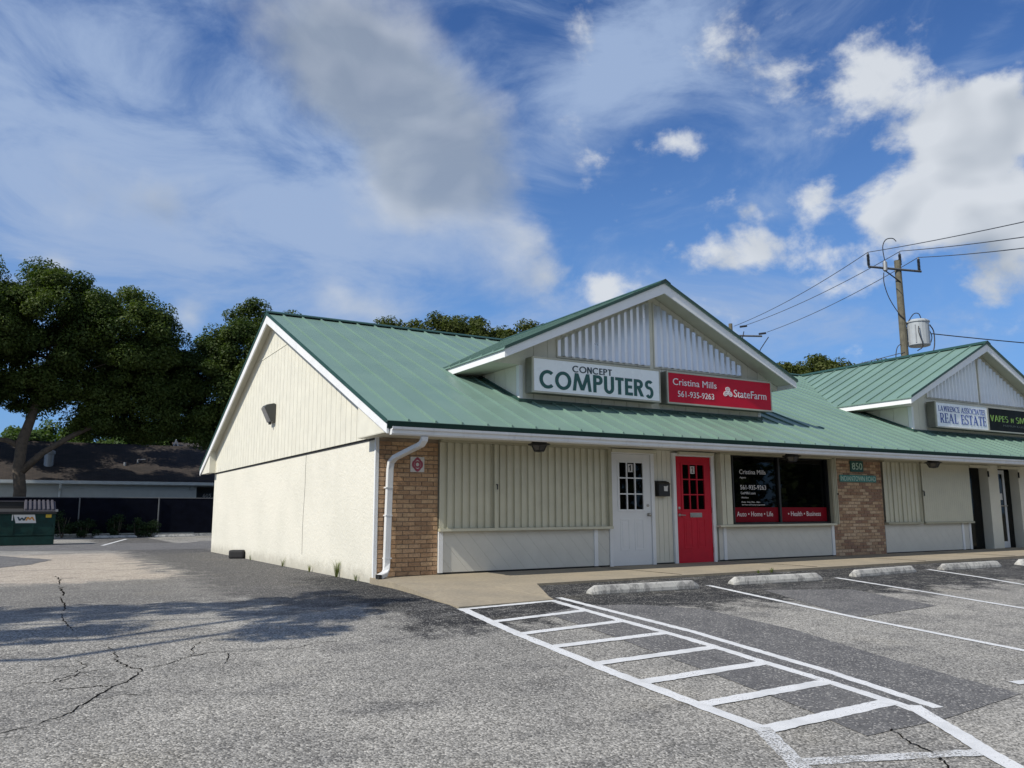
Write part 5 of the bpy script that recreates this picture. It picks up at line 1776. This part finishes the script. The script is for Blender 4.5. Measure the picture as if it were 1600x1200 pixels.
# oaks beside the drive, left of the view: their shade lies across the asphalt
tree('oak beside the drive whose shade lies across the asphalt', 'tree', (-13.4, -2.9, -0.1),
     [((0, 0, 6.6), (3.0, 2.0, 2.0), 40), ((2.6, 0.5, 6.4), (1.3, 0.40, 0.6), 9), ((3.3, 0.45, 6.5), (1.5, 0.35, 0.5), 9), ((4.6, -0.4, 6.5), (1.0, 0.40, 0.5), 9), ((5.6, 0.3, 6.4), (0.9, 0.35, 0.4), 8), ((6.5, 1.0, 6.3), (0.5, 0.25, 0.3), 3), ((5.0, -1.2, 6.4), (0.75, 0.4, 0.4), 7), ((5.7, -0.5, 6.4), (0.6, 0.35, 0.4), 6), ((4.4, -2.0, 6.4), (0.4, 0.25, 0.3), 3), ((2.5, -1.2, 6.4), (0.6, 0.35, 0.4), 5), ((3.2, -0.2, 6.2), (1.0, 0.4, 0.4), 6), ((2.0, -1.2, 6.3), (1.0, 0.3, 0.5), 8), ((-2, 1.5, 6), (2, 2, 2), 24)],
     [((0, 0, -0.6), 0.4), ((0.1, 0, 2.0), 0.32), ((0.3, 0, 4.5), 0.22), ((0.5, 0, 6.5), 0.1)], 'leaf_oak', 0.085, 0.34, 75, 71)

shade_oak = [o for o in COL.objects if o.get('label', '').startswith('oak beside the drive')][0]
for pts in ([(0.2, 0, 3.8), (2.0, -1.9, 5.6), (2.9, -2.35, 6.1), (4.5, -1.7, 6.5), (5.4, -1.3, 6.6)], [(0.2, 0, 4.2), (2.0, -1.5, 5.7), (3.3, -1.7, 6.1), (4.6, -1.15, 6.4)]):
    MB().tube(pts, [0.12, 0.07, 0.05, 0.035, 0.02][:len(pts)], 6).obj('limb', M['bark'], shade_oak, smooth=True)

# shrubs at the foot of the back fence
for i, (xx, h_, w_, lab) in enumerate([(-3.1, 1.05, 0.75, 'large dark shrub against the fence next to the dumpster'), (-2.2, 0.75, 0.6, 'low dark shrub against the fence, second from the dumpster'), (-0.85, 0.95, 0.5, 'leggy thin shrub in the middle of the black fence'),
                                       (0.02, 0.75, 0.45, 'rounded green shrub left of the fence post'), (0.58, 0.65, 0.42, 'bright green shrub touching the fence post')]):
    p = Vector((xx, 31.0, 0))
    t = thing('shrub', lab, 'shrub', (p.x, p.y, 0), 0, 'shrubs along the back fence')
    cen = crown_points((0, 0, h_ * 0.55), w_, w_ * 0.8, h_ * 0.6, 16, 90 + i, 0.3, -0.9)
    link('foliage', quads_mesh('foliage', leaf_cloud(cen, [0.22] * 16, [90] * 16, 0.040, seed=90 + i), M['leaf_shrub']), t)
    mb = MB()
    for k in range(5):
        a = k * 1.3
        mb.tube([(0, 0, -0.05), (0.15 * math.cos(a), 0.15 * math.sin(a), h_ * 0.4), (0.4 * w_ * math.cos(a), 0.4 * w_ * math.sin(a), h_ * 0.9)], [0.02, 0.015, 0.006], 5)
    mb.obj('stem', M['bark'], t)


def weed(loc, h_, n_, lab, seed, spread=0.5):
    r_ = random.Random(seed)
    mb_ = MB()
    for k in range(n_):
        a = r_.uniform(0, 6.28)
        l_ = h_ * r_.uniform(0.5, 1.1)
        s_ = spread * r_.uniform(0.2, 1.0)
        d_ = Vector((math.cos(a), math.sin(a), 0))
        sd = Vector((-d_.y, d_.x, 0)) * 0.005
        p0 = d_ * r_.uniform(0, 0.02)
        p1 = p0 + d_ * l_ * s_ * 0.4 + Vector((0, 0, l_ * 0.65))
        p2 = p0 + d_ * l_ * s_ * 1.0 + Vector((0, 0, l_ * (1.0 - 0.35 * s_)))
        mb_.add([p0 - sd, p0 + sd, p1 + sd * .7, p1 - sd * .7, p2], [(0, 1, 2, 3), (3, 2, 4)])
    o = mb_.obj('weed', M['grass'], None, loc=loc)
    return tag(o, lab, 'weed', 'weeds in the pavement edges')


weed((-0.05, 1.55, 0), 0.34, 30, 'tall yellowish grass tuft at the foot of the stucco wall', 1)
weed((-0.05, 0.62, 0), 0.13, 16, 'short grass tuft at the stucco wall nearest the downspout', 2)
weed((-0.05, 3.05, 0), 0.16, 14, 'short sparse tuft at the middle of the stucco wall', 3)
weed((-0.05, 4.9, 0), 0.22, 14, 'thin upright weed at the stucco wall below the crack', 4)
weed((-0.06, 7.6, 0), 0.14, 10, 'tiny weed by the black rubber block', 5)
weed((6.05, -2.22, 0.055), 0.11, 18, 'small green weed at the kerb before the dark window', 6, 0.9)
weed((5.75, -2.22, 0.055), 0.08, 14, 'tiny green weed at the kerb before the red door', 7, 0.9)

# ================================================================== the back of the drive
# dumpster
t = thing('dumpster', 'dark green steel dumpster with a white logo plate and ribbed grey lid', 'dumpster', (-3.655, 21.55, 0.0), 0.012)
# local x runs along its front (0 is the right front corner); y goes away
body = MB().prism([(0.0, 0.13), (1.35, 0.13), (1.35, 1.25), (0.0, 1.13)], 'x', -2.00, 0.0)
dbody = body.obj('body', M['dumpster'], t)
MB().box(-2.00, 0.0, -0.05, -0.002, 0.02, 0.30).obj('base_rail', M['dumpster'], t)
for x in (-1.31, -0.70, -1.92, -0.06):
    box(x, x + 0.05, -0.045, -0.002, 0.40, 0.76).obj('rib', M['dumpster'], t)
box(-2.00, 0.0, -0.035, -0.002, 0.345, 0.395).obj('cross_rail', M['dumpster'], t)
box(-2.04, 0.02, -0.06, 0.0, 1.085, 1.15).obj('top_rail', M['black'], t)
MB().box(-0.02, 0.06, -0.09, -0.03, 1.16, 1.24).obj('lid_stop', M['galv'], t)
# closed ribbed lid on the right, open dark bay on the left
lid = MB().prism([(-0.03, 1.155), (1.36, 1.50), (1.36, 1.54), (-0.03, 1.19)], 'x', -0.985, 0.0).obj('lid', M['lid'], t)
for k in range(7):
    x = -0.97 + k * 0.138
    MB().prism([(0.02, 1.202), (1.33, 1.534), (1.33, 1.60), (0.02, 1.27)], 'x', x, x + 0.078).obj('lid_rib', M['lid'], lid, bevel=0.015)
MB().prism([(0.0, 1.155), (1.35, 1.27), (1.35, 1.52), (1.30, 1.52), (1.30, 1.28), (0.0, 1.16)], 'x', -2.00, -0.99).obj('open_bay', M['dark_gap'], t)
box(-2.00, -0.99, 1.28, 1.34, 1.525, 1.56).obj('lid_hinge', M['lid'], t)
pl = MB().prism([(-1.28, 1.06), (-0.64, 1.06), (-0.585, 0.77), (-1.20, 0.77)], 'y', -0.016, -0.003).obj('logo_plate', M['paper'], t)
box(-1.325, -1.29, -0.012, -0.003, 0.86, 1.06).obj('sticker', M['paper'], t)
for (x0, mat, k0) in ((-1.17, 'ink_dark', 0), (-0.92, 'orange', 1)):
    mb = MB()
    zz = [(0.0, 1), (0.06, 0), (0.12, 0.8), (0.18, 0), (0.24, 1)] if k0 == 0 else [(0.0, 0), (0.05, 1), (0.11, 0.2), (0.17, 1), (0.24, 0)]
    for i in range(4):
        (a, za), (b_, zb_) = zz[i], zz[i + 1]
        q = [(x0 + a, 0.855 + za * 0.125), (x0 + a + 0.055, 0.855 + za * 0.125), (x0 + b_ + 0.055, 0.855 + zb_ * 0.125), (x0 + b_, 0.855 + zb_ * 0.125)]
        mb.add([(p[0], -0.0175 - 0.0004 * i, p[1]) for p in q], [(0, 1, 2, 3)])
    mb.obj('emblem', M[mat], pl)['done'] = 1
box(-0.305, -0.13, -0.012, -0.003, 0.955, 1.065).obj('sticker', M['yellow'], t)

# fence: black screened chain link with steel posts
t = thing('screened_fence', 'chain link fence covered in black windscreen mesh behind the dumpster', 'fence', (-9.33, 31.6, 0))
fl = 24.1
for i in range(7):
    x = i * 3.44
    box(x + 0.03, x + 3.41, 0.0, 0.02, 0.18, 1.83).obj('mesh_panel', M['fence_mesh'], t)
    MB().tube([(x, -0.05, -0.1), (x, -0.05, 1.87)], 0.032, 8).obj('post', M['fence_post'], t)
MB().tube([(0, 0.01, 1.85), (fl, 0.01, 1.85)], 0.022, 6).obj('top_rail', M['fence_post'], t)
o = box(-9.4, 14.8, 31.35, 31.52, -0.02, 0.13).obj('planting_kerb', M['stop'], None)
structure(o)
structure(box(-9.4, 14.8, 31.525, 33.5, -0.02, 0.05).obj('planting_bed', M['ground'], None))

# building behind the fence
t = thing('back_building', 'low pale blue building with a brown shingle roof behind the fence', 'building', (0, 37.5, 0))
box(-16, 3.77, 0.55, 0.75, 0, 2.66).obj('wall', M['back_wall'], t)
box(3.60, 3.77, 0.755, 2.6, 0, 2.66).obj('wall', M['back_wall'], t)
box(3.775, 16, 2.4, 2.6, 0, 2.66).obj('recessed_wall', M['back_dark'], t)
YR_, ZR_ = 4.5, 5.20
rf = MB().prism([(0.0, 2.83), (YR_, ZR_), (YR_, ZR_ - 0.10), (0.0, 2.73)], 'x', -17, 17)
ro = rf.obj('roof', M['shingle'], t)
MB().prism([(YR_, ZR_), (YR_ + 5.5, 2.6), (YR_ + 5.5, 2.5), (YR_, ZR_ - 0.10)], 'x', -17, 17).obj('roof_rear', M['shingle'], t)
MB().prism([(YR_ - 0.12, ZR_ - 0.05), (YR_, ZR_ + 0.03), (YR_ + 0.12, ZR_ - 0.05), (YR_, ZR_ - 0.0)], 'x', -17, 17).obj('ridge_shingles', M['shingle'], t)
box(-17, 17, -0.10, -0.005, 2.69, 2.85).obj('gutter', M['back_trim'], t)
box(-17, 17, 0.0, 2.4, 2.665, 2.70).obj('soffit', M['back_trim'], t)
MB().tube([(-3.12, -0.05, 2.72), (-3.12, 0.1, 2.5), (-3.12, 0.5, 2.3), (-3.12, 0.52, 0.2)], 0.06, 6).obj('downspout', M['back_trim'], t)
MB().lathe((-3.72, 1.75, 0), [(0.24, 3.3), (0.24, 4.30), (0.30, 4.32), (0.30, 4.50), (0.03, 4.56)], 14).obj('roof_vent', M['galv'], t)
MB().tube([(0.75, 2.2, 3.7), (0.75, 2.2, 4.16), (1.15, 2.2, 4.20)], 0.05, 6).obj('vent_pipe', M['galv'], t)
MB().tube([(0.05, 1.9, 3.6), (0.05, 1.9, 4.0)], 0.07, 6).obj('vent_pipe', M['galv'], t)
box(3.40, 3.66, 0.40, 0.545, 2.44, 2.66).obj('wall_lamp', M['lamp_glass'], t)
fit_text('605', 4.45, 4.92, 2.05, 2.27, 2.39, M['ink_white'], t, bold=0.008)
# a higher roof with a white gable edge
MB().prism([(4.9, 5.16), (6.6, 5.62), (6.6, 5.52), (4.9, 5.06)], 'x', 3.14, 14).obj('upper_roof', M['shingle'], t)
for (xa, xb) in ((2.93, 3.10), (3.30, 3.13)):
    w_ = 0.06
    MB().prism([(xa, 5.2), (xa + (w_ if xb > xa else -w_), 5.2), (xb + (w_ if xb > xa else -w_) * 0.5, 5.60), (xb, 5.66)], 'y', 4.75, 4.85).obj('gable_trim', M['far_white'], t)

# ================================================================== poles and wires
def curve(pts, n=5):
    """points on a smooth curve through the given ones"""
    P = [Vector(p) for p in pts]
    P = [P[0] * 2 - P[1]] + P + [P[-1] * 2 - P[-2]]
    out = []
    for i in range(1, len(P) - 2):
        a, b_, c_, d_ = P[i - 1], P[i], P[i + 1], P[i + 2]
        for k in range(n):
            t_ = k / n
            out.append(0.5 * ((2 * b_) + (c_ - a) * t_ + (2 * a - 5 * b_ + 4 * c_ - d_) * t_ ** 2 + (3 * b_ - a - 3 * c_ + d_) * t_ ** 3))
    out.append(P[-2])
    return out



PX, PY = 28.95, 10.22
t = thing('utility_pole', 'weathered wooden utility pole carrying a grey transformer behind the farther gable', 'utility pole', (PX, PY, 0))
MB().tube([(0, 0, -0.3), (0, 0, 6), (0, 0, 12.4)], [0.19, 0.172, 0.14], 12).obj('pole', M['pole_wood'], t)
ax = Vector((0.80, -0.60, 0))
P_ = lambda a, b_, z: (ax.x * a - ax.y * b_, ax.y * a + ax.x * b_, z)
MB().tube([P_(-1.35, -0.16, 12.12), P_(0.95, -0.16, 11.80)], 0.055, 4).obj('crossarm', M['fence_post'], t)
MB().tube([P_(-0.75, -0.16, 12.02), P_(0, -0.16, 11.35)], 0.03, 4).obj('brace', M['black'], t)
for (a, z) in ((-1.32, 12.15), (0.86, 11.84), (0.12, 12.15)):
    ins = MB()
    prof_ = [(0.03, 0.0)]
    for k in range(8):
        prof_ += [(0.075, 0.06 + k * 0.065), (0.045, 0.09 + k * 0.065)]
    prof_ += [(0.03, 0.62)]
    ins.lathe(P_(a, -0.16 if a != 0.12 else 0, z), prof_, 10).obj('insulator', M['porcelain'], t)
MB().lathe(P_(-0.62, -0.2, 11.85), [(0.05, 0), (0.10, 0.05), (0.10, 0.42), (0.05, 0.5)], 8).obj('cutout', M['galv'], t)
MB().tube(curve([P_(-0.62, -0.2, 12.35), P_(-0.66, -0.2, 13.0), P_(-0.5, -0.2, 13.35), P_(-0.2, -0.2, 13.4), P_(-0.05, -0.2, 13.25)]), 0.022, 6).obj('jumper', M['wire'], t)
MB().tube(curve([P_(-0.70, -0.2, 11.8), P_(-0.72, -0.2, 11.3), P_(-0.55, -0.2, 10.6), P_(-0.2, -0.2, 9.9), P_(0.05, -0.2, 9.6)]), 0.022, 6).obj('jumper', M['wire'], t)
tk = MB().lathe(P_(0.66, 0, 8.42), [(0.10, -0.06), (0.42, -0.04), (0.46, 0.0), (0.46, 1.02), (0.50, 1.03), (0.50, 1.08), (0.40, 1.16), (0.05, 1.2)], 20).obj('transformer', M['transformer'], t)
mb = MB()
for k in range(5):
    a = -2.9 + k * 0.55
    mb.box(0, 0, 0, 0, 0, 0) if False else None
    c_ = P_(0.72 + 0.50 * math.sin(a), -0.50 * math.cos(a) if True else 0, 0)
    mb.tube([(c_[0], c_[1], 8.49), (c_[0], c_[1], 9.3)], 0.03, 5)
mb.obj('cooling_fin', M['galv'], tk)
mb = MB()
mb.tube(curve([P_(0.72, -0.3, 9.55), P_(0.60, -0.35, 9.8), P_(0.4, -0.3, 9.8), P_(0.2, -0.2, 9.5)]), 0.02, 6)
mb.tube(curve([P_(0.5, -0.5, 9.2), P_(0.45, -0.6, 8.9), P_(0.6, -0.55, 8.3), P_(0.4, -0.4, 8.1)]), 0.022, 6)
mb.tube(curve([P_(1.05, -0.3, 9.3), P_(1.2, -0.3, 8.95), P_(1.15, -0.3, 8.2), P_(0.8, -0.3, 7.5)]), 0.025, 6)
mb.tube(curve([P_(1.1, 0.0, 9.2), P_(1.22, 0, 8.8), P_(1.1, 0, 8.4)]), 0.02, 6)
mb.obj('lead', M['wire'], t)
MB().tube([P_(0.15, 0.0, 8.6), P_(0.3, 0.0, 8.6)], 0.05, 6).tube([P_(0.15, 0.0, 9.2), P_(0.3, 0.0, 9.2)], 0.05, 6).obj('bracket', M['galv'], t)
MB().tube(curve([P_(-0.2, -0.1, 7.3), P_(-0.42, -0.1, 7.8), P_(-0.35, -0.1, 8.3), P_(-0.17, -0.1, 8.5)]), 0.02, 6).obj('lead', M['wire'], t)

FX, FY = 33.3, 24.9
t2 = thing('utility_pole', 'small distant pole top peeking over the nearer gable roof', 'utility pole', (FX, FY, 0))
MB().tube([(0, 0, -0.2), (0, 0, 12.95)], [0.17, 0.12], 10).obj('pole', M['pole_wood'], t2)
MB().tube([P_(-0.1, -0.14, 12.15), P_(1.9, -0.14, 12.05)], 0.06, 4).obj('crossarm', M['fence_post'], t2)
for (a, z) in ((0.75, 12.7), (1.9, 12.2)):
    MB().tube([P_(a - 0.2, -0.14, z), P_(a + 0.25, -0.14, z + 0.05)], 0.07, 6).obj('insulator', M['porcelain'], t2)
MB().tube([P_(2.3, -0.1, 12.0), P_(1.75, -0.1, 11.2), P_(1.55, -0.1, 10.3)], 0.03, 5).tube([P_(0.8, -0.1, 12.4), P_(0.6, -0.1, 11.6), P_(0.9, -0.1, 10.9)], 0.03, 5).obj('jumper', M['wire'], t2)


def wire(a, b_, sag, r_, lab, mat='wire_grey'):
    a, b_ = Vector(a), Vector(b_)
    pts = []
    for k in range(21):
        f = k / 20
        p = a.lerp(b_, f)
        p.z -= sag * 4 * f * (1 - f)
        pts.append(p)
    o = MB().tube(pts, r_, 5).obj('power_line', M[mat], None)
    return tag(o, lab, 'power line', 'overhead wires')


def W_(a, z, far=False):
    q = P_(a, -0.16, z)
    return (q[0] + (FX if far else PX), q[1] + (FY if far else PY), z)


for (a, z, af, zf, end, lab1, lab2) in [(-1.32, 12.80, 0.2, 12.75, (13.18, -12.67, 6.66), 'topmost wire from the transformer pole down to the distant pole', 'topmost wire leaving the transformer pole towards the right'),
                                        (0.12, 12.80, 0.8, 12.75, (11.61, -11.53, 5.49), 'middle wire from the transformer pole down to the distant pole', 'middle wire leaving the transformer pole towards the right'),
                                        (0.86, 12.47, 2.2, 12.3, (10.99, -11.09, 5.11), 'lowest wire from the transformer pole down to the distant pole', 'lowest wire leaving the transformer pole towards the right')]:
    wire(W_(a, z), W_(af, zf, True), 0.25, 0.017, lab1)
    wire(W_(a, z), end, 0.25, 0.017, lab2)
wire((PX + P_(1.14, -0.2, 0)[0], PY + P_(1.14, -0.2, 0)[1], 8.9), (PX + 26, PY - 8, 9.0), 0.3, 0.025, 'service wire running level from the transformer to the right', 'wire')
wire((PX - 0.15, PY - 0.1, 8.1), (24.0, 28.0, 6.8), 0.3, 0.018, 'thin wire sloping down left from the pole behind the gable')
wire((PX - 0.15, PY - 0.1, 7.35), (22.0, 11.5, 5.2), 0.1, 0.03, 'thick cable drooping from the pole to the gable roof', 'wire')

# trees across the road behind the viewer: what the dark shop glass mirrors
V = leaf_cloud([(x_, -40 + 3 * math.sin(x_ * 1.7), 1.0 + z_) for x_ in range(-40, 80, 3) for z_ in (0.3, 2.4, 4.0)], [2.2] * 120, [260] * 120, 0.42, seed=5)
stuff(link('woods', quads_mesh('woods', V, M['leaf_oak'])))
